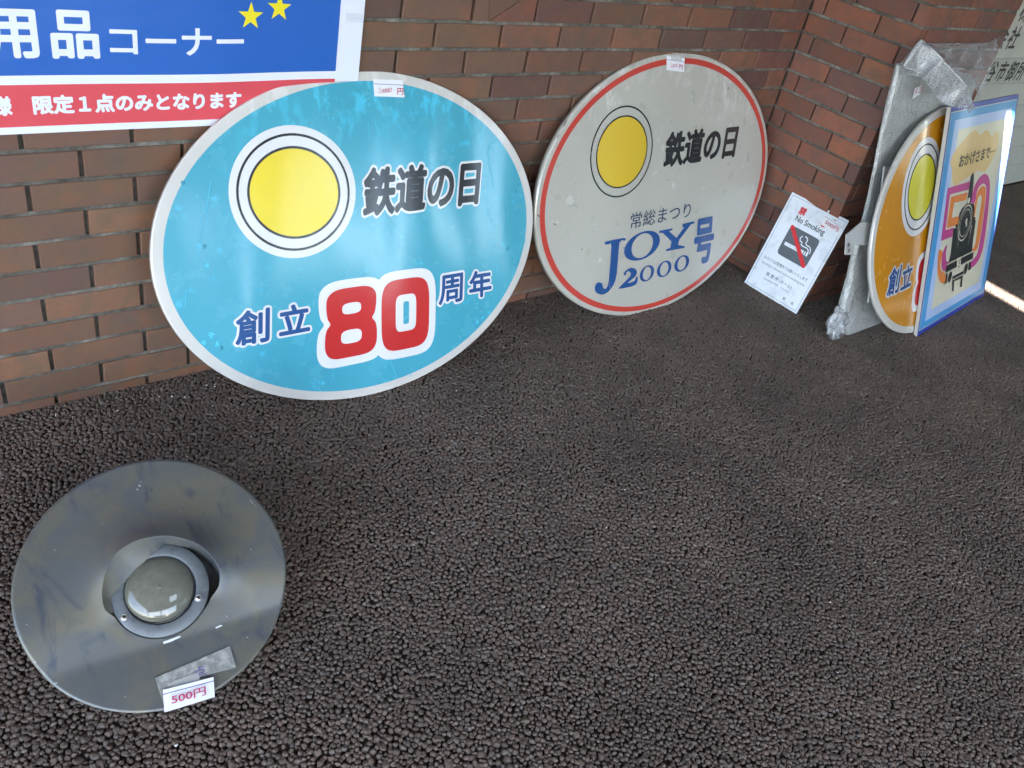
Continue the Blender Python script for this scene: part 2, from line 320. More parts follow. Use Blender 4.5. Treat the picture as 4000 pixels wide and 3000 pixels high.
A = {
 'planes': {
  'blue': {"c":[0.7802,-0.1401,0.4066],"X":[0.99525,-0.03172,-0.09206],"Y":[0.09737,0.32424,0.94095]},
  'white': {"c":[1.9708,-0.1143,0.4289],"X":[0.99627,0.02222,0.08339],"Y":[-0.0863,0.25653,0.96268]},
  'orange': {"c":[3.0444,-0.629,0.4086],"X":[0.99639,0.0849,0.0],"Y":[-0.02911,0.34166,0.93937]},
  'poster': {"c":[2.9484,-0.8052,-0.0],"X":[0.99529,0.09697,0.0],"Y":[-0.03096,0.3178,0.94765]},
  'nosmoke': {"c":[2.5461,-0.2181,-0.0],"X":[0.03315,-0.99945,0.0],"Y":[0.23271,0.00772,0.97251]},
  'lamp': {"c":[-0.019,-0.746,0.113],"X":[0.95233,-0.30506,0.0],"Y":[0.27538,0.85967,0.43027]},
  'wrap': {"c":[2.6,-0.685,0.0],"X":[0.99955,0.03,0.0],"Y":[-0.0064,0.21325,0.97698]},
 },
 'ab': {
  'blue': [0.5607,0.4286],
  'white': [0.5973,0.4426],
 },
 'blue': {
  'tetsu': [[-0.0357,0.0646], [0.3472,0.0962], [-0.0295,0.1933]],
  'sou': [[-0.3895,-0.246], [-0.2995,-0.241], [-0.3864,-0.1578]],
  'ritsu': [[-0.2739,-0.2317], [-0.1868,-0.2253], [-0.2751,-0.154]],
  'shu': [[0.2195,-0.192], [0.3056,-0.1852], [0.2181,-0.1052]],
  'nen': [[0.3301,-0.1821], [0.4153,-0.1758], [0.3255,-0.0992]],
  'ring_o': [[-0.3736,0.1371], [-0.0717,0.1174], [-0.2423,0.2681], [-0.2248,-0.0138]],
  'ring_i': [[-0.348,0.1372], [-0.1018,0.128], [-0.2427,0.2453], [-0.2355,0.023]],
  'halo': [[-0.3887,0.137], [-0.0546,0.1174], [-0.242,0.285], [-0.2308,-0.0346]],
  'e8': [[-0.145,-0.3155], [0.0142,-0.3055], [-0.1442,-0.1233]],
  'e0': [[0.0305,-0.3134], [0.1894,-0.3041], [0.0257,-0.1093]],
  'tag': [[-0.0047,0.3706], [0.0854,0.3743], [0.0811,0.4162], [-0.0077,0.4121]],
  'inner': [[-0.5535,0.0064], [0.5346,0.0164], [-0.0258,0.4076], [-0.0885,-0.4072]],
 },
 'white': {
  'ring_o': [[-0.3559,0.1784], [-0.0636,0.1331], [-0.2036,0.3081], [-0.2503,0.0167]],
  'ring_i': [[-0.3359,0.1753], [-0.0935,0.1488], [-0.2106,0.2857], [-0.2433,0.0545]],
  'tetsu': [[-0.0152,0.0727], [0.3855,0.0463], [0.0029,0.1929]],
  'josho': [[-0.1713,-0.1104], [0.1479,-0.1324], [-0.1674,-0.0555]],
  'gou': [[0.1812,-0.3298], [0.2991,-0.338], [0.1795,-0.1482]],
  'J': [[-0.2888,-0.1283], [-0.1961,-0.1358], [-0.1975,-0.1463], [-0.2222,-0.1467], [-0.2318,-0.2541], [-0.2475,-0.2932], [-0.276,-0.3136], [-0.3047,-0.3152], [-0.3315,-0.3007], [-0.3397,-0.2803], [-0.3271,-0.2654], [-0.3052,-0.2734], [-0.2993,-0.2921], [-0.2829,-0.2976], [-0.2711,-0.2687], [-0.2612,-0.1498], [-0.2726,-0.1413], [-0.2895,-0.1387]],
  'O': [[-0.1975,-0.1713], [-0.0131,-0.1946], [-0.0968,-0.1335], [-0.1199,-0.2351]],
  'Oi': [[-0.1612,-0.1808], [-0.0524,-0.1889], [-0.1008,-0.1417], [-0.1168,-0.2266]],
  'Y': [[-0.0194,-0.1488], [0.0527,-0.1543], [0.0532,-0.1613], [0.0351,-0.1617], [0.0776,-0.196], [0.118,-0.1656], [0.1062,-0.1581], [0.1093,-0.15], [0.1733,-0.1533], [0.1759,-0.1614], [0.1552,-0.1621], [0.0933,-0.207], [0.089,-0.2251], [0.1276,-0.2389], [0.1262,-0.245], [0.0235,-0.2343], [0.023,-0.2266], [0.0458,-0.2267], [0.0507,-0.2038], [0.0009,-0.1606], [-0.0189,-0.1563]],
  'two': [[-0.198,-0.2687], [-0.1857,-0.2563], [-0.1603,-0.2532], [-0.136,-0.2641], [-0.1293,-0.2795], [-0.1418,-0.2921], [-0.1756,-0.3054], [-0.1412,-0.3067], [-0.133,-0.2942], [-0.1243,-0.2964], [-0.1362,-0.3231], [-0.2151,-0.3171], [-0.2128,-0.3083], [-0.1677,-0.2855], [-0.1614,-0.2728], [-0.1728,-0.2625], [-0.1837,-0.2648], [-0.1852,-0.2731]],
  'z': [[[-0.1142,-0.2883], [-0.0378,-0.2958], [-0.0732,-0.265], [-0.0774,-0.3242]], [[-0.0226,-0.2951], [0.0573,-0.3011], [0.0185,-0.2699], [0.0132,-0.331]], [[0.0738,-0.2973], [0.158,-0.3077], [0.117,-0.2719], [0.1123,-0.3341]]],
  'tag': [[-0.0185,0.3951], [0.0694,0.3796], [0.0727,0.4235], [-0.0181,0.4388]],
  'redo': [[-0.5783,0.0652], [0.5924,0.0314], [0.0893,0.4283], [-0.2151,-0.4141]],
  'redi': [[-0.5591,0.0616], [0.5662,0.0355], [0.0909,0.4087], [-0.2155,-0.3973]],
 },
 'ns': {
  'corners': [[0.0,0.0], [0.2613,0.0], [0.2627,0.4018], [0.0023,0.402]],
  'border': [[0.0084,0.0084], [0.2527,0.0091], [0.2549,0.3938], [0.009,0.394]],
  'kin': [[0.0648,0.3384], [0.0965,0.3418], [0.0593,0.372]],
  'no': [[0.066,0.3045], [0.2,0.3046], [0.0609,0.3328]],
  'icon': [[0.0666,0.1658], [0.2072,0.1737], [0.1965,0.2919], [0.0585,0.2882]],
  'bar': [[0.072,0.2853], [0.1915,0.175]],
  'cig': [[0.0757,0.2107], [0.1883,0.2124], [0.1882,0.2279], [0.0735,0.2238]],
  'sA': [[0.1284,0.2739], [0.1231,0.2636], [0.1281,0.2533], [0.1399,0.2514], [0.1386,0.243], [0.1468,0.2401], [0.169,0.2407], [0.1771,0.237], [0.1805,0.2252]],
  'sB': [[0.1391,0.2772], [0.1501,0.2745], [0.1553,0.2667], [0.1536,0.257], [0.1585,0.2509], [0.1766,0.2491], [0.1852,0.2418], [0.1886,0.2265]],
  'l1': [[0.025,0.1259], [0.2346,0.1288], [0.0246,0.1386]],
  'l2': [[0.0264,0.1032], [0.235,0.1056], [0.0254,0.1161]],
  'l3': [[0.0682,0.068], [0.1923,0.0706], [0.067,0.0865]],
  'l4': [[0.0686,0.0507], [0.1375,0.054], [0.0686,0.0613]],
  'l5': [[0.1509,0.0539], [0.1894,0.0546], [0.1513,0.0606]],
  'eki': [[0.1814,0.0218], [0.1945,0.0221], [0.1802,0.0334]],
  'cho': [[0.22,0.0221], [0.2326,0.0229], [0.2188,0.0327]],
  'tag': [[0.1697,0.3441], [0.2543,0.3359], [0.261,0.3708], [0.17,0.3806]],
  'tagt': [[0.1835,0.3552], [0.2437,0.3487], [0.1834,0.3701]],
  'redm': [[0.1659,0.3468], [0.1924,0.3474], [0.1998,0.3434], [0.1782,0.3368]],
 },
 'po': {
  'corners': [[0.0062,-0.0058], [0.7726,-0.009], [0.7117,0.8624], [-0.0343,0.8868]],
  'b1': [[0.403,-0.0143], [0.3945,0.006], [0.3812,0.0376], [0.3657,0.0746], [-0.034,0.2829], [-0.012,0.2785], [0.0403,0.268], [0.0887,0.2584], [0.6614,0.1439], [0.7688,0.1225]],
  't1': [[0.3165,0.895], [0.3234,0.8807], [0.3424,0.8413], [0.3616,0.8013], [0.6712,0.6981], [0.7293,0.6926]],
  'cloud': [[0.0737,0.6755], [0.0884,0.7057], [0.1394,0.7283], [0.1971,0.7508], [0.246,0.7696], [0.3038,0.7715], [0.3567,0.7484], [0.4054,0.7615], [0.4601,0.7517], [0.4966,0.7294], [0.5393,0.7469], [0.5835,0.7323], [0.596,0.6878], [0.5755,0.6505], [0.5389,0.6194], [0.4979,0.5979], [0.489,0.5888], [0.4364,0.5997], [0.3945,0.6037], [0.3203,0.5953], [0.2585,0.5916], [0.2001,0.5832], [0.1671,0.575], [0.1279,0.5968], [0.1063,0.6343], [0.0827,0.6629]],
  'txt': [[0.1674,0.6423], [0.5107,0.6422], [0.1636,0.693]],
  'dots': [[0.51,0.6669], [0.524,0.6672], [0.5384,0.667], [0.5528,0.6668], [0.5657,0.6673]],
  'm5': [[0.0865,0.5768], [0.3204,0.5725], [0.3262,0.5397], [0.1206,0.5484], [0.1302,0.4074], [0.2214,0.4025], [0.2171,0.3682], [0.0985,0.3702]],
  'o5': [[0.1352,0.5362], [0.3139,0.5298], [0.3118,0.5001], [0.1798,0.5075], [0.1775,0.4488], [0.2674,0.4417], [0.2621,0.4099], [0.141,0.4134]],
  'm5b': [[0.1745,0.3429], [0.1392,0.3189], [0.1457,0.266], [0.1795,0.233], [0.2032,0.2355], [0.2341,0.2607], [0.1979,0.2701], [0.1761,0.3027]],
  'o5b': [[0.0965,0.3361], [0.0968,0.2895], [0.1166,0.2386], [0.1571,0.1968], [0.202,0.1767], [0.2224,0.188], [0.1971,0.2199], [0.1519,0.241], [0.1306,0.2736], [0.1373,0.3146]],
  'm0': [[0.3717,0.4822], [0.3816,0.5323], [0.4125,0.5655], [0.4716,0.5824], [0.533,0.5693], [0.5761,0.5305], [0.6017,0.4591], [0.6237,0.3565], [0.6304,0.2538], [0.61,0.2061], [0.5633,0.1842], [0.5089,0.1806], [0.503,0.2087], [0.5578,0.2263], [0.5729,0.2693], [0.5695,0.3652], [0.5561,0.4655], [0.5383,0.5163], [0.5095,0.5381], [0.4709,0.5417], [0.4312,0.5257], [0.4213,0.4751]],
  'o0': [[0.4255,0.446], [0.4287,0.5025], [0.4515,0.5253], [0.489,0.5322], [0.5278,0.5176], [0.5485,0.4666], [0.5619,0.3665], [0.5651,0.2858], [0.5448,0.2541], [0.5042,0.2514], [0.4916,0.2638], [0.5167,0.2843], [0.5115,0.3548], [0.5088,0.4336], [0.5043,0.4777], [0.4788,0.4965], [0.455,0.4894], [0.4501,0.4567], [0.4518,0.389]],
  'fun': [[0.3257,0.4832], [0.3238,0.5308], [0.3198,0.5908], [0.3353,0.6048], [0.355,0.5956], [0.3661,0.5575], [0.3742,0.4913], [0.3622,0.4742]],
  'fc': [[0.3404,0.4937], [0.3571,0.4914], [0.3353,0.5051]],
  'body': [[0.2168,0.3986], [0.2668,0.3988], [0.2563,0.4527], [0.2794,0.4724], [0.3402,0.4798], [0.4099,0.4711], [0.4327,0.4449], [0.4329,0.4065], [0.4701,0.3933], [0.4747,0.3215], [0.4879,0.257], [0.2186,0.2589], [0.2297,0.2926]],
  'cheekL': [[0.2316,0.4078], [0.2378,0.4138], [0.2652,0.4084], [0.2687,0.4004], [0.2384,0.4007]],
  'cheekR': [[0.4168,0.4066], [0.4228,0.4138], [0.4548,0.4088], [0.4626,0.4008], [0.4232,0.3983]],
  'box': [[0.3393,0.4031], [0.4137,0.4047], [0.3228,0.4753]],
  'bump': [[0.2026,0.2524], [0.509,0.2531], [0.5121,0.2222], [0.2001,0.2217]],
  'plate': [[0.3105,0.2605], [0.3552,0.2594], [0.3716,0.2093], [0.327,0.2157]],
  'foot': [[0.2924,0.1872], [0.4204,0.1861], [0.4222,0.1605], [0.4318,0.1136], [0.4071,0.1179], [0.401,0.1568], [0.3256,0.1605], [0.3359,0.1141], [0.3139,0.12]],
  'wl': [[0.2107,0.2171], [0.23,0.2156], [0.2374,0.1726], [0.2007,0.1706], [0.2171,0.1793]],
  'wr': [[0.4696,0.2126], [0.4942,0.2129], [0.512,0.1738], [0.4766,0.1758]],
  'w1': [[0.2624,0.1919], [0.2836,0.19], [0.2553,0.2154]],
  'w2': [[0.4444,0.1898], [0.4671,0.1879], [0.4405,0.2107]],
 },
 'ba': {
  'right': [[0.7684,0.9828], [0.772,0.8147]],
  'blue': [[-0.0221,0.8147], [0.7053,0.8167], [0.7049,0.9806]],
  'red': [[-0.0355,0.7127], [0.4353,0.7145], [0.631,0.7984], [-0.0245,0.7969]],
  'bot': [[-0.0374,0.6979], [0.4113,0.6985]],
  'yo': [[-0.0362,0.8484], [0.0526,0.8481], [-0.0223,0.9401]],
  'hin': [[0.0716,0.848], [0.1645,0.8487], [0.0815,0.9426]],
  'ko': [[0.1831,0.8571], [0.4688,0.857], [0.1872,0.9142]],
  's1': [[0.4843,0.9419], [0.4837,0.971]],
  's2': [[0.5519,0.9602], [0.5507,0.9892]],
  'sama': [[-0.0441,0.737], [-0.0091,0.7368], [-0.0381,0.7769]],
  'gen': [[0.028,0.7373], [0.4635,0.738], [0.0278,0.7756]],
 },
 'la': {
  'hole': [[-0.0897,-0.048], [-0.089,0.003], [-0.0639,0.0522], [-0.0335,0.0718], [-0.0031,0.0781], [0.0517,0.0658], [0.0875,0.0384], [0.1125,-0.0063], [0.1109,-0.0264], [0.097,-0.0445], [0.0859,-0.0494]],
  'ring': [[-0.0807,-0.0304], [0.0918,-0.0236], [0.0301,0.0669], [-0.0117,-0.1085]],
  'lens': [[-0.06,-0.011], [0.0642,-0.0296], [0.0045,0.0462], [-0.0018,-0.0849]],
  'screws': [[0.0719,-0.0513], [-0.0589,-0.0665]],
  'ridge': [[0.217,-0.0864], [0.1043,-0.1112], [0.0169,-0.1189], [-0.0834,-0.1324]],
  'tape': [[-0.0117,-0.182], [0.1213,-0.1467], [0.1287,-0.1915], [0.0854,-0.1997], [0.0008,-0.2327]],
  'tag': [[0.0011,-0.2445], [0.0872,-0.2353], [0.0878,-0.1995], [0.0008,-0.2061]],
  'tagt': [[0.0149,-0.234], [0.0728,-0.2307], [0.0149,-0.2198]],
  'line': [[0.0006,-0.2105], [0.0872,-0.2071]],
 },
 'panel': {
  'kai': [[4.5709,0.8709], [4.7193,0.8632], [4.4666,0.9836]],
  'sha': [[4.6793,0.8575], [4.8179,0.8663], [4.5893,0.9781]],
  'tani': [[4.5736,0.698], [4.6875,0.6958], [4.5146,0.799]],
  'row2': [[4.7378,0.6873], [5.0684,0.6927], [4.6451,0.8038]],
  'lines': [[4.5649,0.8163], [4.9149,0.8123], [4.579,0.682], [5.1044,0.6647], [5.2455,0.5547], [5.1123,0.5594]],
  'kab': [[4.5889,1.0096], [4.6597,1.0112], [4.582,1.0718]],
 },
 'wrap': {
  'left': [[-0.0759,0.9981], [-0.0747,0.9322], [-0.0775,0.8467], [-0.0742,0.733], [-0.068,0.6149], [-0.0591,0.4989], [-0.0581,0.4292], [-0.0671,0.3739], [-0.0554,0.256], [-0.0583,0.1518], [-0.0516,0.0814], [-0.0266,0.0132], [0.0255,-0.0245]],
  'corner': [[-0.071,0.9964], [-0.0386,0.9925], [0.0125,1.0676], [0.0477,1.0609]],
  'bulge': [[-0.0797,0.1372], [-0.1096,0.094], [-0.1036,0.0464], [-0.0561,0.016], [-0.0187,0.0114], [-0.0167,0.1049]],
  'right': [[0.7339,1.079], [0.7351,1.05], [0.6644,0.9652], [0.6531,0.9103], [0.6125,0.8681], [0.5692,1.0562], [0.609,1.0693], [0.6607,1.0807], [0.2925,1.0551], [0.1303,1.0573]],
  'bottom': [[0.0255,-0.0245], [0.0895,-0.0364], [0.2071,-0.0282], [0.3287,-0.0178]],
  'tag': [[0.049,0.8738], [0.1016,0.8877], [0.096,0.9193], [0.0485,0.911]],
  'tape': [[0.0395,0.9131], [0.074,0.9154], [0.0691,0.9315], [0.0397,0.9271]],
  'flap': [[2.5022,-0.5,0.9784], [2.5691,-0.475,1.0472], [2.602,-0.48,1.0431], [2.6464,-0.5,1.0269], [2.6503,-0.54,1.0079], [2.692,-0.56,0.9822], [2.7356,-0.575,0.9651], [2.7889,-0.59,0.9399], [2.8399,-0.6,0.9123], [2.8535,-0.61,0.889], [2.9014,-0.612,0.8611], [2.8705,-0.612,0.843], [2.8318,-0.61,0.8631], [2.7966,-0.6,0.8608], [2.7538,-0.59,0.8663], [2.7274,-0.565,0.877], [2.6671,-0.545,0.9051], [2.6102,-0.525,0.9394], [2.5482,-0.51,0.9638]],
 },
 'orange': {
  'bracket': [[-0.7008,-0.007], [-0.64,-0.0211], [-0.6376,0.0164], [-0.5258,-0.006], [-0.4753,-0.0147], [-0.4656,0.0662], [-0.5963,0.0879], [-0.7043,0.062]],
  'bolts': [[-0.6876,0.0245], [-0.6801,0.0022]],
  'flange': [[-0.5355,-0.0089], [-0.5176,-0.012], [-0.5187,-0.0484], [-0.5289,-0.0459]],
  'back': [[-0.4404,0.2577], [-0.384,0.2515], [-0.461,-0.2332], [-0.4099,-0.2468]],
  'sou': [[-0.4142,-0.2168], [-0.3088,-0.2178], [-0.4029,-0.1114]],
  'ritsu': [[-0.2918,-0.218], [-0.1955,-0.2161], [-0.2866,-0.1256]],
  'e8': [[-0.1611,-0.3121], [-0.1417,-0.3377], [-0.0959,-0.0936], [-0.1527,-0.124]],
  'halo': [[-0.3576,0.1165]],
  'ring': [[-0.3447,0.1216], [-0.0492,0.1819], [-0.1906,0.3217], [-0.227,-0.0014]],
  'ringi': [[-0.3062,0.1507], [-0.0685,0.1556], [-0.199,0.292], [-0.2155,0.0505]],
 },
 'tagtext': {
  'b': [[0.005,0.3789], [0.0484,0.383], [0.0048,0.3915], [0.063,0.3794], [0.0814,0.3802], [0.0626,0.3958]],
  'w': [[-0.0049,0.4005], [0.0368,0.3975], [-0.0033,0.4133], [0.0413,0.3934], [0.0602,0.389], [0.0428,0.4074]],
 },
 'crack': [[1.1072, 0.9439], [1.1445, 0.9945], [1.1637, 0.9437], [1.2598, 0.9971], [1.3198, 0.9992], [1.326, 0.938], [1.1647, 0.9393]],
}
# ------------------------------------------------------------------ ground
FX0, FX1, FY0 = -1.0, 4.5, -2.25
me = mesh('ground', [(-60, -90, -0.0056), (60, -90, -0.0056), (60, 40, -0.0056), (-60, 40, -0.0056)], [(0, 1, 2, 3)])
tag(link('ground', me, None, M['grit']), kind='structure')
P_ = [(-8, -6.6), (FX0, -6.6), (FX1, -6.6), (7.2, -6.6), (9, -6.6), (-8, FY0), (FX0, FY0), (FX1, FY0), (7.2, FY0), (9, FY0), (FX1, -1.35), (7.2, -1.35), (9, -1.35), (-8, .08), (FX0, .08), (7.2, .08), (9, .08)]
me = mesh('pavement', [(x, y, -.001) for x, y in P_], [(0, 1, 6, 5), (1, 2, 7, 6), (2, 3, 8, 7), (3, 4, 9, 8), (5, 6, 14, 13), (7, 8, 11, 10), (8, 9, 12, 11), (11, 12, 16, 15)])
tag(link('pavement', me, None, M['gravel_far']), kind='structure')
me = mesh('forecourt', [(-60, -90, 0.0), (60, -90, 0.0), (60, -6.6, 0.0), (-60, -6.6, 0.0)], [(0, 1, 2, 3)])
tag(link('forecourt', me, None, M['paving']), kind='structure')

def gravel(name, pitch, smin, smax, seed, x0, x1, y0, y1, label, zo=0.0, flat=0.62, zb=.0010):
    rng = np.random.default_rng(seed)
    if pitch is None:                      # packed pebbles: big ones first, then smaller ones in what is left free
        cell = .0014; nx, ny = int((x1 - x0) / cell), int((y1 - y0) / cell)
        occ = np.zeros((ny, nx), bool); XL, YL, SL_ = [], [], []
        ph = rng.uniform(0, 6.28, 6)
        for size, tries in ((.0155, 5000), (.0134, 20000), (.0116, 70000), (.0099, 170000), (.0082, 260000), (.0066, 300000), (.0052, 260000)):
            px = rng.uniform(0, nx - 1, tries); py = rng.uniform(0, ny - 1, tries); sz = size * rng.uniform(.88, 1.1, tries)
            f = np.sin(px * cell * 7 + ph[0] + 2 * np.sin(py * cell * 5 + ph[1])) + np.sin(py * cell * 9 + ph[2] + 2 * np.sin(px * cell * 4 + ph[3]))
            if size > .0105: ok = rng.uniform(-2.2, 2.2, tries) < f + .4; px, py, sz = px[ok], py[ok], sz[ok]
            h = np.maximum(1, np.rint(sz * .40 / cell)).astype(int); ix = px.astype(int); iy = py.astype(int)
            for X_, Y_, H_, S_ in zip(ix.tolist(), iy.tolist(), h.tolist(), sz.tolist()):
                if X_ < H_ or Y_ < H_ or X_ + H_ >= nx or Y_ + H_ >= ny or occ[Y_, X_]: continue
                c_ = H_ * 7 // 10
                if occ[Y_ - H_, X_] or occ[Y_ + H_, X_] or occ[Y_, X_ - H_] or occ[Y_, X_ + H_] or occ[Y_ - c_, X_ - c_] or occ[Y_ + c_, X_ - c_] or occ[Y_ - c_, X_ + c_] or occ[Y_ + c_, X_ + c_]: continue
                occ[Y_ - c_:Y_ + c_ + 1, X_ - H_:X_ + H_ + 1] = True; occ[Y_ - H_:Y_ + H_ + 1, X_ - c_:X_ + c_ + 1] = True
                XL.append(x0 + X_ * cell); YL.append(y0 + Y_ * cell); SL_.append(S_)
        X, Y, s = np.array(XL), np.array(YL), np.array(SL_)
        X = X + rng.uniform(-.5, .5, len(X)) * cell; Y = Y + rng.uniform(-.5, .5, len(Y)) * cell
    else:
        xs = np.arange(x0, x1, pitch); ys = np.arange(y0, y1, pitch * 0.87)
        X, Y = np.meshgrid(xs, ys); X = X + (np.arange(len(ys)) % 2)[:, None] * pitch / 2
        X = X + rng.uniform(-.36, .36, X.shape) * pitch; Y = Y + rng.uniform(-.36, .36, Y.shape) * pitch
        X, Y = X.ravel(), Y.ravel(); s = smin + (smax - smin) * rng.beta(1.6, 3.4, len(X))
    keep = ~((X > 2.645) & (X < 3.31) & (Y > -.43)) & (Y < np.where(X > 3.3, .048, .012))
    X, Y, s = X[keep], Y[keep], s[keep]; n = len(X)
    sz_ = (.0045 + s * .26) * rng.uniform(.9, 1.1, n)
    me = bpy.data.meshes.new(name); me.vertices.add(n)
    co = np.stack([X, Y, zb - sz_ * .5 + rng.uniform(-.0006, .0004, n) - np.where(s < .0085, .0010, 0)], 1); me.vertices.foreach_set('co', co.ravel())
    a = me.attributes.new('rot', 'FLOAT_VECTOR', 'POINT'); a.data.foreach_set('vector', np.stack([rng.normal(0, .16, n), rng.normal(0, .16, n), rng.uniform(0, 6.28, n)], 1).ravel())
    a = me.attributes.new('scl', 'FLOAT_VECTOR', 'POINT'); a.data.foreach_set('vector', np.stack([s * rng.uniform(1.06, 1.36, n), s * rng.uniform(.92, 1.12, n), sz_], 1).ravel())
    a = me.attributes.new('pick', 'INT', 'POINT'); a.data.foreach_set('value', rng.integers(0, 4, n).astype(np.int32))
    o = link(name, me, None)
    ng = bpy.data.node_groups.new('pebbles', 'GeometryNodeTree')
    ng.interface.new_socket('Geometry', in_out='INPUT', socket_type='NodeSocketGeometry'); ng.interface.new_socket('Geometry', in_out='OUTPUT', socket_type='NodeSocketGeometry')
    N = ng.nodes; L = ng.links
    gi, go = N.new('NodeGroupInput'), N.new('NodeGroupOutput')
    g2i = N.new('GeometryNodeGeometryToInstance')
    for k in range(4):
        ico = N.new('GeometryNodeMeshIcoSphere'); ico.inputs['Radius'].default_value = 0.5; ico.inputs['Subdivisions'].default_value = 3
        nz = N.new('ShaderNodeTexNoise'); nz.noise_dimensions = '4D'; nz.inputs['W'].default_value = 3.7 * k + 1; nz.inputs['Scale'].default_value = 1.6; nz.inputs['Detail'].default_value = 1.0
        sub = N.new('ShaderNodeVectorMath'); sub.operation = 'SUBTRACT'; sub.inputs[1].default_value = (.5, .5, .5)
        sc = N.new('ShaderNodeVectorMath'); sc.operation = 'SCALE'; sc.inputs['Scale'].default_value = 0.80
        sp = N.new('GeometryNodeSetPosition'); sm = N.new('GeometryNodeSetShadeSmooth'); mt = N.new('GeometryNodeSetMaterial'); mt.inputs['Material'].default_value = M['pebble']
        L.new(nz.outputs['Color'], sub.inputs[0]); L.new(sub.outputs[0], sc.inputs[0]); L.new(sc.outputs[0], sp.inputs['Offset'])
        L.new(ico.outputs[0], sp.inputs[0]); L.new(sp.outputs[0], sm.inputs[0]); L.new(sm.outputs[0], mt.inputs[0]); L.new(mt.outputs[0], g2i.inputs[0])
    ip = N.new('GeometryNodeInstanceOnPoints'); ip.inputs['Pick Instance'].default_value = True
    def attr(nm, ty):
        q = N.new('GeometryNodeInputNamedAttribute'); q.data_type = ty; q.inputs['Name'].default_value = nm
        return [z for z in q.outputs if z.enabled][0]
    L.new(gi.outputs[0], ip.inputs['Points']); L.new(g2i.outputs[0], ip.inputs['Instance'])
    L.new(attr('pick', 'INT'), ip.inputs['Instance Index']); L.new(attr('rot', 'FLOAT_VECTOR'), ip.inputs['Rotation']); L.new(attr('scl', 'FLOAT_VECTOR'), ip.inputs['Scale'])
    L.new(ip.outputs[0], go.inputs[0])
    md = o.modifiers.new('pebbles', 'NODES'); md.node_group = ng
    return tag(o, label, 'gravel', kind='stuff')
gravel('gravel', None, 0, 0, 3, FX0, FX1, FY0, 0.048, 'brown pebbles bound into the gravel paving under the signs')
gravel('gravel', 0.0092, 0.0086, 0.0140, 8, FX1, 7.2, -1.35, 0.045, 'brown pebbles of the far paving by the lettered panel')
rng = random.Random(5)
bm = bmesh.new()
for k in range(64):
    x, y = (rng.uniform(-.2, 3.6), rng.uniform(-1.9, -.02)) if k < 44 else (rng.uniform(-.1, 1.2), -rng.uniform(.005, .10))
    r = rng.uniform(.0012, .0028)
    q = bmesh.ops.create_icosphere(bm, subdivisions=1, radius=r)
    for vv in q['verts']: vv.co = Vector((vv.co.x * 1.4 + x, vv.co.y + y, vv.co.z * .6 + .0018))
me = bpy.data.meshes.new('litter'); bm.to_mesh(me); bm.free()
tag(link('litter', me, None, mk('pale_chips', (.6, .58, .54), .7)), 'pale specks of grit scattered on the brown gravel', 'specks', kind='stuff')

# ------------------------------------------------------------------ brick walls
Z0, BH, BW, J = -0.043, 0.07, 0.22, 0.0090
_bm = {}
def brick_mesh(wd, ht, v=0):
    k = (round(wd, 4), round(ht, 4), v)
    if k in _bm: return _bm[k]
    r = random.Random(hash(k)); c = 0.0016; d = 0.02
    j = lambda a=.0007: r.uniform(-a, a)
    x0, x1, z0, z1 = 0, wd, 0, ht
    P = []
    for (x, z) in ((x0, z0), (x1, z0), (x1, z1), (x0, z1)):
        P.append((x + j(), z + j()))
    cx, cz = wd / 2, ht / 2
    V = [(x + (c if x < cx else -c), j(.0004), z + (c if z < cz else -c)) for x, z in P] + [(x, c, z) for x, z in P] + [(x, d, z) for x, z in P]
    F = [(0, 1, 2, 3)] + [(a, a + 4, (a + 1) % 4 + 4, (a + 1) % 4) for a in range(4)] + [(a + 4, a + 8, (a + 1) % 4 + 8, (a + 1) % 4 + 4) for a in range(4)]
    me = mesh('brick', V, F); bm_ = bmesh.new(); bm_.from_mesh(me); bmesh.ops.recalc_face_normals(bm_, faces=bm_.faces[:]); 
    bm_.normal_update()
    if bm_.faces[0].normal.y > 0: bmesh.ops.reverse_faces(bm_, faces=bm_.faces[:])
    bm_.to_mesh(me); bm_.free()
    _bm[k] = me
    return me
rb = random.Random(11)
def mat_for(x):
    t = (x - 0.9) / 1.9
    v = t + rb.uniform(-.28, .28)
    return M['brick_brown'] if v < .33 else (M['brick_mid'] if v < .72 else M['brick_red'])
_mm = {}
def with_mat(me, mat):
    k = (me.name, mat.name)
    if k not in _mm:
        c = me.copy(); c.materials.append(mat); _mm[k] = c
    return _mm[k]
def put_brick(parent, a, b_, row, origin, ax, mat, zt=None):
    """a..b_ along axis ax from origin, facing ax x z"""
    z0 = Z0 + row * BH + J / 2; z1 = Z0 + (row + 1) * BH - J / 2
    if zt: z1 = min(z1, zt)
    me = with_mat(brick_mesh(b_ - a - J, z1 - z0, rb.randrange(3)), mat)
    o = bpy.data.objects.new('brick', me)
    p = Vector(origin) + Vector(ax) * (a + J / 2)
    out = Vector(ax).cross(Vector((0, 0, 1)))
    p += out * rb.uniform(-.0012, .0010); p.z = z0 + rb.uniform(-.0006, .0006)
    ang = math.atan2(ax[1], ax[0]) + rb.uniform(-.004, .004)
    o.location = p; o.rotation_euler = (rb.uniform(-.012, .012), 0, ang)
    col.objects.link(o); o.parent = parent
    o.matrix_parent_inverse = Matrix.Translation(parent.location).inverted()
    return o

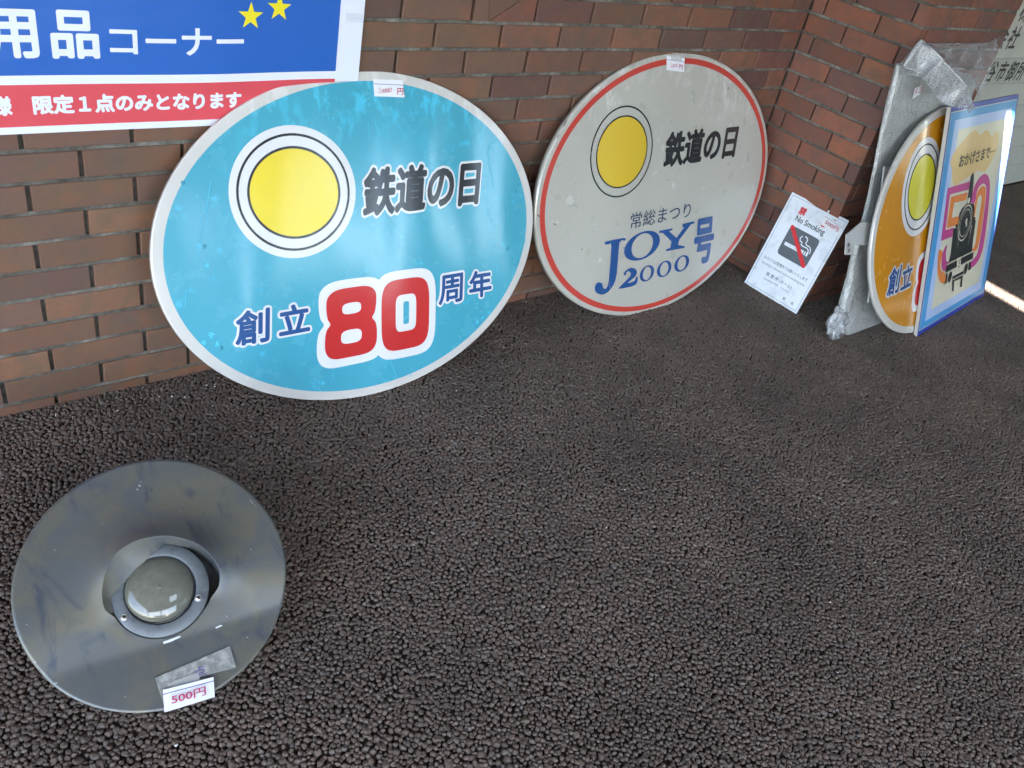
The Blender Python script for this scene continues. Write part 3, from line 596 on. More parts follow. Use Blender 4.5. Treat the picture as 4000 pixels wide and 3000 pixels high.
XC, YP, XR = 2.6414, -0.4350, 3.317
NR, NT = 17, 51
wall = empty('brick_wall', (1.3, 0, 0), 'long brown brick wall that the oval signs and the banner stand against', 'wall')
wall_col = []
def courses(row):
    off = 0.0 if row % 2 == 0 else 0.5
    k = -5 + off; L = []
    a = -5 * BW
    xs = [a] + [q * BW for q in [i + off for i in range(-5, 13)] if a + .03 < q * BW < XC - .02] + [XC]
    return xs
for row in range(0, NR):
    xs = courses(row)
    for a, b_ in zip(xs, xs[1:]):
        if row == 14 and abs(a - 5 * BW) < .01: continue
        put_brick(wall, a, b_, row, (0, 0, 0), (1, 0, 0), mat_for((a + b_) / 2))
# the cracked brick near the top of the picture: three pieces
def frag(pts, mat, dy):
    me = flat2d([pts]); n = len(pts)
    V = [(x, dy, z) for x, z in pts] + [(x, .02, z) for x, z in pts]
    F = [tuple(range(n))] + [(i, (i + 1) % n, (i + 1) % n + n, i + n) for i in range(n)]
    me = mesh('brick_fragment', V, F); q = bmesh.new(); q.from_mesh(me); bmesh.ops.recalc_face_normals(q, faces=q.faces[:]); q.to_mesh(me); q.free()
    link('brick_fragment', me, wall, mat)
zb, zt_ = Z0 + 14 * BH + J / 2, Z0 + 15 * BH - J / 2
frag([(1.105, zb), (1.158, zb), (1.146, zt_), (1.105, zt_)], M['brick_brown'], -.001)
frag([(1.160, zb), (1.262, zt_), (1.148, zt_)], M['brick_brown'], .0)
frag([(1.163, zb), (1.315, zb), (1.315, zt_), (1.267, zt_)], M['brick_red'], -.001)
def rest(name, quads, mat, parent):
    """bricks beyond the counted ones, joined; quad = origin, axis, a, b, row"""
    bm_ = bmesh.new()
    for (o_, ax, a, b_, row) in quads:
        z0 = Z0 + row * BH + J / 2; z1 = Z0 + (row + 1) * BH - J / 2; A_ = Vector(ax); out = A_.cross(Vector((0, 0, 1)))
        p0 = Vector(o_) + A_ * (a + J / 2); p1 = Vector(o_) + A_ * (b_ - J / 2)
        vs = [bm_.verts.new((q.x, q.y, z)) for q, z in ((p0, z0), (p1, z0), (p1, z1), (p0, z1), (p0 - out * .02, z0), (p1 - out * .02, z0), (p1 - out * .02, z1), (p0 - out * .02, z1))]
        for f in ((0, 1, 2, 3), (0, 4, 5, 1), (1, 5, 6, 2), (2, 6, 7, 3), (3, 7, 4, 0)): bm_.faces.new([vs[i] for i in f])
    me = bpy.data.meshes.new(name); bm_.to_mesh(me); bm_.free()
    return tag(link(name, me, parent, mat), kind='stuff')
Q = []
for row in range(0, NT):
    off = 0.0 if row % 2 == 0 else 0.5
    xs = [(i + off) * BW for i in range(-32, -5)] + [-5 * BW]
    xs = sorted(set(x for x in xs if x <= -5 * BW + .001))
    Q += [((0, 0, 0), (1, 0, 0), a, b_, row) for a, b_ in zip(xs, xs[1:]) if b_ - a > .03]
    if row >= NR:
        xs = courses(row); Q += [((0, 0, 0), (1, 0, 0), a, b_, row) for a, b_ in zip(xs, xs[1:])]
rest('brickwork', Q, M['brick_brown'], wall)
HT = Z0 + NT * BH
def mortar(parent, segs, depth=.0105):
    """segs: (x0,x1,y0,y1) core boxes; dark upright joints and paler bed joints"""
    boxes('wall_core', [(x0, x1, y0, y1, -.03, HT) for x0, x1, y0, y1, _ in segs], M['mortar_dark'], parent)
    bs = []
    for x0, x1, y0, y1, e in segs:
        for r_ in range(1, NT + 1):
            z = Z0 + r_ * BH
            bs.append((x0 - (e if e > 0 else 0), x1 + (e if e > 0 else 0), y0 - abs(e), y1 - .001, z - J / 2 - .0008, z + J / 2 + .0008))
    tag(boxes('mortar_bed', bs, M['mortar'], parent), kind='stuff')
mortar(wall, [(-7, XC - .004, .0125, .25, -.0088)])
pil = empty('brick_pilaster', ((XC + XR) / 2, YP / 2, 0), 'red brick pilaster jutting out of the wall beside the wrapped board', 'pilaster')
O_, AX = (XC, 0, 0), (0, -1, 0)
wB = -YP
for row in range(0, NR + 1):
    ev = row % 2 == 0
    js = [0, .167, .387] if ev else [0, .057, .277, .387 + .0]
    js = [0, .167, .387] if ev else [0, .057, .277]
    for a, b_ in zip(js, js[1:]): put_brick(pil, a, b_, row, O_, AX, M['brick_red'])
    # corner brick: an L that shows on both faces, built as one block
    dx, dy = (.163, wB - .387) if ev else (.045, wB - .277)
    z0 = Z0 + row * BH + J / 2; z1 = Z0 + (row + 1) * BH - J / 2
    if row >= 0:
        q = boxes('brick', [(XC, XC + dx - J / 2, YP, YP + dy - J / 2, z0, z1)], M['brick_red'], pil, 0.0012)
    js = [.163, .387, .527, XR - XC] if ev else [.045, .279, .488, XR - XC]
    for a, b_ in zip(js, js[1:]): put_brick(pil, a, b_, row, (XC, YP, 0), (1, 0, 0), M['brick_red'])
Q = []
for row in range(0, NT):
    ev = row % 2 == 0
    js = [0, .2, .42] if ev else [0, .1, .31, .42]
    Q += [((XR, YP + .0, 0), (0, 1, 0), a + .002, b_, row) for a, b_ in zip(js, js[1:])]
    if row > NR:
        js = [0, .167, .387, wB] if ev else [0, .057, .277, wB]
        Q += [(O_, AX, a, b_, row) for a, b_ in zip(js, js[1:])]
        js = [0, .163, .387, .527, XR - XC] if ev else [0, .045, .279, .488, XR - XC]
        Q += [((XC, YP, 0), (1, 0, 0), a, b_, row) for a, b_ in zip(js, js[1:])]
rest('brickwork', Q, M['brick_red'], pil)
mortar(pil, [(XC + .0125, XR - .0125, YP + .0125, .2, .0088)])

# ------------------------------------------------------------------ white slatted panel beyond the pilaster
m = mk('panel_paint', (0.62, 0.64, 0.57), 0.35, coat=0.2); b = NB(m)
b.color(b.mix(b.math('MULTIPLY', b.g(b.noise(5, 5, 0.6, (1, 1, .5)), 0.5, 0.75), 0.4), (0.62, 0.64, 0.57), (0.42, 0.43, 0.37)))
b.bump(b.noise(3, 3), 0.3, 0.01); M['panel'] = m
pan = empty('lettered_panel', (5, .06, 0), 'pale panel of wide boards with black company lettering behind the pilaster', 'panel')
k = -1; z = .682 - .134 * 5
bs = []
while z < 3.4:
    boxes('slat', [(3.34, 8.4, .050, .075, max(z, 0.004) + .0012, z + .134 - .0012)], M['panel'], pan, .0012); z += .134
boxes('backing', [(3.33, 8.42, .076, .12, 0, 3.52)], M['mortar_dark'], pan)
PP = Plane(dict(c=(0, .0492, 0), X=(1, 0, 0), Y=(0, 0, 1)))
M['panel_ink'] = mk('panel_ink', (.018, .02, .018), .5)
for s_, x0, x1, z0, z1 in (('会', 4.452, 4.572, .862, .978), ('社', 4.590, 4.712, .862, .978), ('株', 4.575, 4.700, 1.000, 1.112), ('谷', 4.535, 4.640, .694, .803), ('市', 4.662, 4.765, .694, .803), ('御', 4.785, 4.890, .692, .803), ('所', 4.905, 5.015, .692, .803)):
    text(s_, [(x0, z0), (x1, z0), (x0, z1)], PP, 0, M['panel_ink'], pan, .018)

# ------------------------------------------------------------------ unseen canopy added to block the sun, its gap shaped for the lit strip
m = mk('canopy_paint', (0.55, 0.56, 0.56), 0.7); M['canopy'] = m
can = empty('canopy', (1, -2.5, 3.6), 'unseen flat canopy roof over the walk, added to block the sun around one gap', 'canopy')
H = 3.60
def up(x, y): return (x - LX * H, y - LY * H)
sl_ = [(3.768 - .018 * 4, -1.9), (3.875, .275)]
gl = lambda y: 3.785 + .091 * (y + .75)
yA, yB = -2.4, .275
slotL = [up(gl(y), y) for y in (yA, yB)]; slotR = [up(gl(y) + .105, y) for y in (yA, yB)]
def slab(name, pts, z0, z1, mat, parent):
    n = len(pts)
    V = [(x, y, z0) for x, y in pts] + [(x, y, z1) for x, y in pts]
    F = [tuple(range(n)), tuple(range(n, 2 * n))] + [(i, (i + 1) % n, (i + 1) % n + n, i + n) for i in range(n)]
    me = mesh(name, V, F); q = bmesh.new(); q.from_mesh(me); bmesh.ops.recalc_face_normals(q, faces=q.faces[:]); q.to_mesh(me); q.free()
    return link(name, me, parent, mat)
YF = slotL[0][1] - .30
SKX0, SKX1, SKY0, SKY1 = .15, 1.35, -5.5, -4.1
slab('roof_panel', [(-5, YF), (SKX0, YF), (SKX0, .4), (-5, .4)], H, H + .006, M['canopy'], can)
slab('roof_panel', [(SKX0, YF), (SKX1, YF), (SKX1, SKY0), (SKX0, SKY0)], H, H + .006, M['canopy'], can)
slab('roof_panel', [(SKX0, SKY1), (SKX1, SKY1), (SKX1, .4), (SKX0, .4)], H, H + .006, M['canopy'], can)
slab('roof_panel', [(SKX1, YF), (slotL[0][0], YF), slotL[0], slotL[1], (slotL[1][0], .4), (SKX1, .4)], H, H + .006, M['canopy'], can)
m = bpy.data.materials.new('frosted_panel'); m.use_nodes = True; t = m.node_tree; t.nodes.clear()
q = t.nodes.new('ShaderNodeBsdfTranslucent'); q.inputs[0].default_value = (.36, .41, .48, 1); oo = t.nodes.new('ShaderNodeOutputMaterial'); t.links.new(q.outputs[0], oo.inputs[0]); M['frosted'] = m
link('added_roof_light', mesh('added_roof_light', [(SKX0, SKY0, H + .002), (SKX1, SKY0, H + .002), (SKX1, SKY1, H + .002), (SKX0, SKY1, H + .002)], [(0, 1, 2, 3)]), can, M['frosted'])  # unseen skylight, added for the lens reflection and soft overhead light
slab('roof_panel', [(9.1, YF), (9.1, .4), (slotR[1][0] + .001, .4), slotR[1], slotR[0], (slotR[0][0], YF)], H, H + .006, M['canopy'], can)
slab('roof_panel', [slotL[1], slotR[1], (slotR[1][0] + .001, .4), (slotL[1][0], .4)], H, H + .006, M['canopy'], can)
slab('fascia', [(-5, YF - .05), (9.1, YF - .05), (9.1, YF), (-5, YF)], H - .12, H + .12, M['canopy'], can)
YW = -6.20
for k, x in enumerate((-4.7, -1.7)):  # unseen posts, added to split the reflections of the open front
    c_ = empty('added_canopy_post', (x, YW + .10, 0), ['unseen far left canopy post added at the open front of the walk', 'unseen canopy post added behind the camera at the open front of the walk'][k], 'post', 'unseen posts added under the canopy front')
    boxes('shaft', [(x - .08, x + .08, YW + .02, YW + .18, .06, H - .02)], M['canopy'], c_, .008)
    boxes('base', [(x - .12, x + .12, YW - .02, YW + .22, 0, .06)], M['metal'], c_, .008)
m = mk('plaster', (0.20, 0.18, 0.16), 0.8); b = NB(m); b.color(b.ramp(b.noise(2, 5), [(0.3, (.17, .15, .135)), (0.7, (.23, .21, .19))])); M['plaster'] = m
def holed(name, u0, u1, z0, z1, holes, to_box, mat, parent):
    """wall with rectangular openings, cut into butting blocks"""
    us = sorted({u0, u1, *[h[0] for h in holes], *[h[1] for h in holes]}); bs = []
    for a_, c_ in zip(us, us[1:]):
        zs = [(z0, z1)]
        for h in holes:
            if h[0] <= a_ and h[1] >= c_: zs = [(z0, h[2]), (h[3], z1)]
        bs += [to_box(a_, c_, p, q) for p, q in zs if q - p > 1e-4]
    return boxes(name, bs, mat, parent)
fw = empty('added_front_wall', (4.5, YW, 0), 'unseen plaster wall added across the walk, narrow windows placed for reflections in the signs', 'wall')
fh = [(2.48, 2.72, .75, 2.0), (3.70, 4.15, .65, 2.25), (5.55, 6.05, .75, 2.35)]  # unseen wall and openings, added to put bright streaks on the blue sign
holed('wall', 1.2, 9.0, 0, H - .13, fh, lambda a_, c_, p, q: (a_, c_, YW, YW + .15, p, q), M['plaster'], fw)
holed('lintel', -5.0, 1.2, 2.55, H - .13, [], lambda a_, c_, p, q: (a_, c_, YW, YW + .15, p, q), M['plaster'], fw)
for x0, x1, z0, z1 in fh:
    boxes('window_frame', [(x0, x0 + .03, YW + .04, YW + .10, z0, z1), (x1 - .03, x1, YW + .04, YW + .10, z0, z1), (x0 + .03, x1 - .03, YW + .04, YW + .10, z0, z0 + .03), (x0 + .03, x1 - .03, YW + .04, YW + .10, z1 - .03, z1)], M['canopy'], fw)
ew = empty('added_end_wall', (9, -3, 0), 'unseen plaster wall added at the right end of the walk, one window placed for a reflection', 'wall')  # unseen wall added to keep reflections dark, window for the orange sign's highlight
holed('wall', YW, .3, 0, H - .13, [(-2.50, -2.05, .7, 2.2)], lambda a_, c_, p, q: (9.0, 9.15, a_, c_, p, q), M['plaster'], ew)
slab('roof_panel', [(slotL[0][0], YF), (slotR[0][0], YF), slotR[0], slotL[0]], H, H + .006, M['canopy'], can)
# unseen buildings across the forecourt, added for reflections and the horizon
M['facade'] = mk('facade', (.42, .40, .37), .85); M['glass'] = mk('window_glass', (.05, .06, .07), .08)
for k, (x, y, wd, dp, ht, lab) in enumerate(((-16, -42, 16, 10, 6, 'unseen low grey building added across the forecourt, left'), (8, -46, 20, 10, 4, 'unseen wide grey building added across the forecourt, middle'), (32, -46, 14, 10, 4, 'unseen small grey building added across the forecourt, right'))):
    e = empty('building', (x, y, 0), lab, 'building')
    boxes('wall', [(x - wd / 2, x + wd / 2, y - dp, y, 0, ht)], M['facade'], e); boxes('roof', [(x - wd / 2 - .3, x + wd / 2 + .3, y - dp - .3, y + .3, ht, ht + .35)], M['canopy'], e)
    for r_ in range(int(ht // 3)):
        for c_ in range(int(wd // 4)):
            xx = x - wd / 2 + 1.2 + c_ * 4
            boxes('window', [(xx, xx + 1.9, y, y + .05, 1 + 3 * r_, 2.5 + 3 * r_)], M['glass'], e)
# ------------------------------------------------------------------ oval signs
OUT_BLUE = (-.0061, .0010, .1088)      # centre and turn of the oval on its plate's axes
OUT_CREAM = (.0027, -.0050, -.0357)
def shaped(rx, ry, tab, n=144):
    return ell(tab[0], tab[1], rx, ry, n, tab[2])
def oval_panel(parent, pl, a, b, mat, edge_mat, t=0.012, r=0.003, tab=None):
    """thin oval plate with a rounded edge; its face is the plane itself"""
    n = 128; V = []; F = []
    prof = [(0, 0), (r * .6, -r * .15), (r, -r * .6), (r, -t)]
    loops = [(a - r, b - r, 0), (a - r * .4, b - r * .4, -r * .15), (a, b, -r * .8), (a, b, -t), (a - .02, b - .02, -t)]
    for rx, ry, h in loops:
        for k in range(n):
            u_, v_ = ell(tab[0], tab[1], rx, ry, n, tab[2])[k] if tab else (rx * math.cos(2 * math.pi * k / n), ry * math.sin(2 * math.pi * k / n)); V.append(pl(u_, v_, h))
    for i in range(len(loops) - 1):
        for k in range(n): F.append((i * n + k, i * n + (k + 1) % n, (i + 1) * n + (k + 1) % n, (i + 1) * n + k))
    F.append(tuple(range(n))); F.append(tuple(range((len(loops) - 1) * n, len(loops) * n)))
    me = mesh('plate', V, F); q = bmesh.new(); q.from_mesh(me); bmesh.ops.recalc_face_normals(q, faces=q.faces[:]); q.to_mesh(me); q.free()
    for p_ in me.polygons: p_.use_smooth = len(p_.vertices) == 4
    return link('plate', me, parent, mat)

def emblem(e, pl, c, ro, ri, y_mat, halo_r=None, halo_m=None, w_=.006):
    """plain round emblem: a yellow disc in a double black ring"""
    if halo_r: art('emblem_ground', [ell(c[0], c[1], *halo_r)], pl, .0010, halo_m, e)
    art('emblem_ring', [ell(c[0], c[1], ro[0], ro[1]), ell(c[0], c[1], ro[0] - w_, ro[1] - w_)], pl, .0018, M['black'], e)
    art('emblem_disc', [ell(c[0], c[1], ri[0] - w_ / 2, ri[1] - w_ / 2)], pl, .0016, y_mat, e)
    art('emblem_ring', [ell(c[0], c[1], ri[0], ri[1]), ell(c[0], c[1], ri[0] - w_, ri[1] - w_)], pl, .0020, M['black'], e)

def boxmap(box):
    bl, br, tl = (Vector(q[:2]) for q in box)
    return lambda u, v: tuple(bl + (br - bl) * u + (tl - bl) * v)
def superbox(f, u0, u1, v0, v1, n=40, e=3.6):
    L = []
    for k in range(n):
        a = 2 * math.pi * k / n; c, s_ = math.cos(a), math.sin(a)
        L.append(f((u0 + u1) / 2 + (u1 - u0) / 2 * math.copysign(abs(c) ** (2 / e), c), (v0 + v1) / 2 + (v1 - v0) / 2 * math.copysign(abs(s_) ** (2 / e), s_)))
    return L
def eighty(e, pl, b8, b0, red, halo, inner):
    f8, f0 = boxmap(b8), boxmap(b0)
    lobe = [(.5, 1), (.80, .985), (.95, .90), (.975, .75), (.95, .60), (.90, .52), (.97, .44), (1, .30), (.98, .12), (.84, .015), (.5, 0), (.16, .015), (.02, .12), (0, .30), (.03, .44), (.10, .52), (.05, .60), (.025, .75), (.05, .90), (.20, .985)]
    L8 = smoothloop([f8(u, v) for u, v in lobe], 4)
    H8a, H8b = superbox(f8, .32, .68, .625, .785, e=3), superbox(f8, .30, .70, .20, .40, e=3)
    L0 = superbox(f0, 0, 1, 0, 1, 60, 4.2); H0 = superbox(f0, .29, .72, .26, .78, e=5)
    gx, gy = .145, .12
    hl = [(.5 + (u - .5) * (1 + 2 * gx), .5 + (v - .5) * (1 + 2 * gy)) for u, v in lobe]
    art('number_outline', [smoothloop([f8(u, v) for u, v in hl], 4)], pl, .0010, halo, e)
    art('number_outline', [superbox(f0, -gx, 1 + gx, -gy, 1 + gy, 60, 4.2)], pl, .0012, halo, e)
    art('number', [L8, H8a, H8b], pl, .0020, red, e, 'red figure 8')
    art('number', [L0, H0], pl, .0022, red, e, 'red figure 0')
    art('number_middle', [superbox(f0, .45, .57, .36, .68, e=8)], pl, .0018, inner, e)

def price_tag(e, pl, quad, lineat, h=.003, tape=None, paperm=None, curl=.004):
    q = [Vector(p_[:2]) for p_ in quad]; V = []; F = []; n = 6
    for j in range(n + 1):
        for i in range(n + 1):
            u, v = i / n, j / n
            p_ = q[0] * (1 - u) * (1 - v) + q[1] * u * (1 - v) + q[2] * u * v + q[3] * (1 - u) * v
            V.append(pl(p_.x, p_.y, h + curl * (1 - v) ** 2 * (0.5 + .5 * u)))
    for j in range(n):
        for i in range(n): F.append((j * (n + 1) + i, j * (n + 1) + i + 1, (j + 1) * (n + 1) + i + 1, (j + 1) * (n + 1) + i))
    me = mesh('price_tag', V, F, True); t_ = link('price_tag', me, e, paperm or M['paper'])
    a = q[0].lerp(q[3], lineat); b_ = q[1].lerp(q[2], lineat)
    art('ruled_line', [stroke([a, b_], .0013)], pl, h + curl * (1 - lineat) ** 2 + .0006, M['line'], t_)
    return t_

M['tape'] = mk('clear_tape', (.6, .6, .57), .2); M['tape'].node_tree.nodes['Principled BSDF'].inputs['Alpha'].default_value = .45

A_ab = A['ab']
# blue sign ---------------------------------------------------------
def oval(name, pl, ab, label, group, body, rimm, inner_loop):
    e = empty(name, pl(0, -ab[1], 0), label, 'sign', group)
    return e
GR = 'oval railway day head signs'
P = Plane(A['planes']['blue']); a_, b_ = .5733, .4302; D = A['blue']
e = empty('oval_sign', (P.c.x, P.c.y - .13, 0), 'big cyan oval sign with a red number 80, leaning on the wall under the banner', 'sign', GR)
oval_panel(e, P, a_, b_, M['rim'], M['edge'], tab=OUT_BLUE)
art('painted_field', [shaped(a_ - .0275, b_ - .0250, OUT_BLUE)], P, .0005, M['cyan'], e)
emblem(e, P, (-.2235, .128), (.151, .1425), (.124, .1125), M['yellow'], (.169, .161), M['halo'])
text('鉄道の日', D['tetsu'], P, .0020, M['black'], e, .040, .092, M['halo'], spacing=.97)
text('創', D['sou'], P, .0020, M['navy'], e, .026, .088, M['halo']); text('立', D['ritsu'], P, .0020, M['navy'], e, .030, .095, M['halo'])
text('周', D['shu'], P, .0020, M['navy'], e, .022, .090, M['halo']); text('年', D['nen'], P, .0020, M['navy'], e, .030, .095, M['halo'])
eighty(e, P, D['e8'], D['e0'], M['red'], M['halo'], M['cyan'])
t_ = price_tag(e, P, D['tag'], .72)
def handwritten(box, pl, h, parent):
    """a thin pen-written 30000"""
    f = boxmap(box); three = [(.03, .95), (.10, 1.0), (.15, .85), (.08, .62), (.15, .40), (.10, .05), (.0, .10)]
    art('handwriting', [stroke([f(u, v) for u, v in three], .0011)], pl, h, M['pen'], parent)
    for k, (u, r) in enumerate(((.30, .085), (.46, .08), (.64, .085), (.84, .11))):
        L = [f(u + r * math.cos(a), .42 + .04 * k + (.36 + .03 * k) * math.sin(a + .25)) for a in (2 * math.pi * q / 14 for q in range(14))]
        L2 = [f(u + (r - .028) * math.cos(a), .42 + .04 * k + (.27 + .03 * k) * math.sin(a + .25)) for a in (2 * math.pi * q / 14 for q in range(14))]
        art('handwriting', [L, L2], pl, h, M['pen'], parent)
M['bolt_mark'] = mk('bolt_mark', (.03, .25, .34), .4)
tb = A['tagtext']
handwritten(tb['b'][:3], P, .0068, t_); text('円', tb['b'][3:], P, .0062, M['tag_ink'], t_, .015)
for x, y in ((-.497, .150), (-.455, .005), (.488, .135), (.470, -.035), (-.425, -.245), (.378, -.215)):
    n = 10; V = [P(x, y, .0028)] + [P(x + .0055 * math.cos(2 * math.pi * k / n), y + .0055 * math.sin(2 * math.pi * k / n), .0006) for k in range(n)]
    link('rivet', mesh('rivet', V, [(0, 1 + k, 1 + (k + 1) % n) for k in range(n)], True), e, M['bolt_mark'])

M['bare_cyan'] = ink('bright_cyan_scuff', (.075, .52, .70), .3); M['scuff'] = ink('pale_scuff', (.54, .53, .49), .35, .35)
def scuffs(e, pl, lines, blobs, mat, seed, w_=.0016):
    r_ = random.Random(seed)
    for L in lines:
        L = [(x + r_.uniform(-.002, .002), y) for x, y in L]
        art('scratch', [stroke(smoothopen(L), w_ * r_.uniform(.6, 1.2))], pl, .0030, mat, e)
    for (x, y), r in blobs:
        P_ = [(x + r * r_.uniform(.25, 1.25) * math.cos(a), y + r * r_.uniform(.35, 1.2) * math.sin(a)) for a in (2 * math.pi * k / 15 for k in range(15))]
        art('scuff', [P_], pl, .0030, mat, e)
def smoothopen(L):
    out = []
    for i in range(len(L) - 1):
        for j in range(4): t = j / 4; out.append((L[i][0] + (L[i + 1][0] - L[i][0]) * t, L[i][1] + (L[i + 1][1] - L[i][1]) * t))
    return out + [L[-1]]
scuffs(e, P, [[(0.4083, 0.2775), (0.3858, 0.2697), (0.3759, 0.2463), (0.3843, 0.2116), (0.4005, 0.1647), (0.4052, 0.1409)], [(-0.4423, 0.0941), (-0.4516, 0.0511), (-0.4659, 0.0031), (-0.4771, -0.0281)], [(-0.4338, 0.1556), (-0.4403, 0.1178), (-0.4478, 0.0798)], [(-0.46, 0.08), (-0.4649, 0.0466), (-0.4689, 0.0226)], [(0.4512, 0.1169), (0.4629, 0.0678), (0.4564, 0.0246), (0.4476, -0.0001)], [(0.3808, 0.087), (0.4023, 0.0442), (0.4262, 0.0191)], [(0.535, 0.0417), (0.5345, -0.0027), (0.544, -0.035)], [(0.4631, -0.0446), (0.4318, -0.0622), (0.4268, -0.1062)], [(0.0567, -0.3288), (0.0641, -0.3543), (0.0788, -0.3873)], [(-0.0197, 0.3061), (-0.0181, 0.2702)], [(-0.5021, -0.0929), (-0.5065, -0.1323)]], [((-0.4507, -0.0407), 0.0084), ((-0.4504, -0.2088), 0.0102), ((-0.4336, -0.2341), 0.0090), ((-0.4664, -0.2252), 0.0060), ((0.364, -0.2521), 0.0078), ((0.3832, -0.2409), 0.0054), ((-0.1515, -0.373), 0.0060), ((0.1285, -0.391), 0.0036)], M['bare_cyan'], 4)
# white sign --------------------------------------------------------
P = Plane(A['planes']['white']); a_, b_ = .6027, .4498; D = A['white']
e = empty('oval_sign', (P.c.x, P.c.y - .11, 0), 'cream oval sign with red border line and blue JOY 2000 lettering, against the wall', 'sign', GR)
oval_panel(e, P, a_, b_, M['cream'], M['edge'], .018, .006, OUT_CREAM)
art('border_line', [shaped(a_ - .0185, b_ - .0160, OUT_CREAM), shaped(a_ - .0400, b_ - .0345, OUT_CREAM)], P, .0008, M['coral'], e)
emblem(e, P, (-.2165, .1585), (.147, .1470), (.1210, .1170), M['ochre'], None, None, .005)
text('鉄道の日', D['tetsu'], P, .0020, M['black'], e, .038, spacing=.97)
text('常総まつり', D['josho'], P, .0020, M['blueink'], e, .002)
text('号', D['gou'], P, .0020, M['navy'], e, .034)
art('lettering', [smoothloop(D['J'], 2)], P, .0020, M['navy'], e)
def ring(o4, i4): 
    cx, cy = (o4[0][0] + o4[1][0]) / 2, (o4[2][1] + o4[3][1]) / 2
    return cx, cy, (o4[1][0] - o4[0][0]) / 2, (o4[2][1] - o4[3][1]) / 2
cx, cy, rx, ry = ring(D['O'], 0); art('lettering', [ell(cx, cy, rx, ry, 60), ell(cx, cy, rx * .60, ry * .86, 60)], P, .0020, M['navy'], e)
art('lettering', [D['Y']], P, .0020, M['navy'], e); art('lettering', [smoothloop(D['two'], 3)], P, .0020, M['navy'], e)
for z in D['z']:
    cx, cy, rx, ry = ring(z, 0); art('lettering', [ell(cx, cy, rx, ry, 48), ell(cx, cy, rx * .58, ry * .84, 48)], P, .0020, M['navy'], e)
t_ = price_tag(e, P, D['tag'], .74)
handwritten(tb['w'][:3], P, .0068, t_); text('円', tb['w'][3:], P, .0062, M['tag_ink'], t_, .015)
art('tape', [[(.000, .425), (.052, .418), (.050, .4415), (.002, .4455)]], P, .0072, M['tape'], t_)
M['chip'] = mk('rust_chip', (.10, .075, .06), .8)
for x, y, rx, ry in ((-.47, .285, .012, .002), (-.50, .25, .008, .0016), (-.585, .02, .002, .010), (.32, .30, .004, .003), (-.52, -.02, .0018, .008), (-.40, -.13, .002, .004)):
    art('chipped_paint', [ell(x, y, rx, ry, 10, .9)], P, .0014, M['chip'], e)

scuffs(e, P, [[(-0.4622, 0.0591), (-0.3963, 0.1639), (-0.3226, 0.1943)], [(-0.4184, 0.0778), (-0.415, 0.0232), (-0.4114, -0.0104)], [(-0.2771, -0.2489), (-0.2591, -0.3336)], [(-0.3264, -0.1713), (-0.294, -0.2086)], [(-0.4552, 0.0417), (-0.4662, 0.0277)], [(-0.1005, -0.0553), (-0.0928, -0.1283)], [(0.0727, 0.0305), (0.0536, -0.0135)], [(0.4896, -0.106), (0.4745, -0.149)]], [((-0.4516, 0.041), 0.02), ((0.0433, 0.0061), 0.013), ((-0.3183, -0.188), 0.013)], M['scuff'], 6, .0014)

# orange sign -------------------------------------------------------
P = Plane(A['planes']['orange']); D = A['orange']; DB = A['blue']
e = empty('oval_sign', (P.c.x, P.c.y - .15, 0), 'orange oval sign half hidden behind the locomotive board, with a metal bracket', 'sign', GR)
oval_panel(e, P, .580, .435, M['rim'], M['edge'])
art('painted_field', [ell(-.002, .001, .580 - .030, .435 - .027, 128)], P, .0005, M['orange'], e)
emblem(e, P, (-.198, .158), (.148, .158), (.122, .122), M['lemon'], (.170, .180), M['halo'])
text('創', D['sou'], P, .0020, M['navy'], e, .026, .088, M['halo']); text('立', D['ritsu'], P, .0020, M['navy'], e, .030, .095, M['halo'])
sh = lambda box, dx, dy: [(x + dx, y + dy) for x, y in box]
eighty(e, P, sh(DB['e8'], .005, -.002), sh(DB['e0'], .005, -.002), M['red'], M['halo'], M['orange'])
for s_, k in (('周', 'shu'), ('年', 'nen')): text(s_, DB[k], P, .0020, M['navy'], e, .022, .09, M['halo'])
text('鉄道の日', DB['tetsu'], P, .0020, M['black'], e, .040, .092, M['halo'], spacing=.97)
Pb = Plane(A['planes']['orange'], -.035)
def plate2(name, loop, pl, h, t, mat, parent, label=None):
    L = loop; n = len(L)
    V = [pl(x, y, h) for x, y in L] + [pl(x, y, h - t) for x, y in L]
    F = [tuple(range(n)), tuple(range(n, 2 * n))] + [(i, (i + 1) % n, (i + 1) % n + n, i + n) for i in range(n)]
    me = mesh(name, V, F); q = bmesh.new(); q.from_mesh(me); bmesh.ops.triangulate(q, faces=[f for f in q.faces if len(f.verts) > 4]); bmesh.ops.recalc_face_normals(q, faces=q.faces[:]); q.to_mesh(me); q.free()
    o = link(name, me, parent, mat)
    if label: o['label'] = label
    return o
M['bracket'] = mk('painted_bracket', (.50, .51, .50), .42, .2)
br_ = plate2('bracket', D['bracket'], Pb, 0, .004, M['bracket'], e)
plate2('flange', [(-.5355, -.0089), (-.5176, -.012), (-.5187, -.050), (-.5310, -.048)], Pb, .004, .003, M['bracket'], br_)
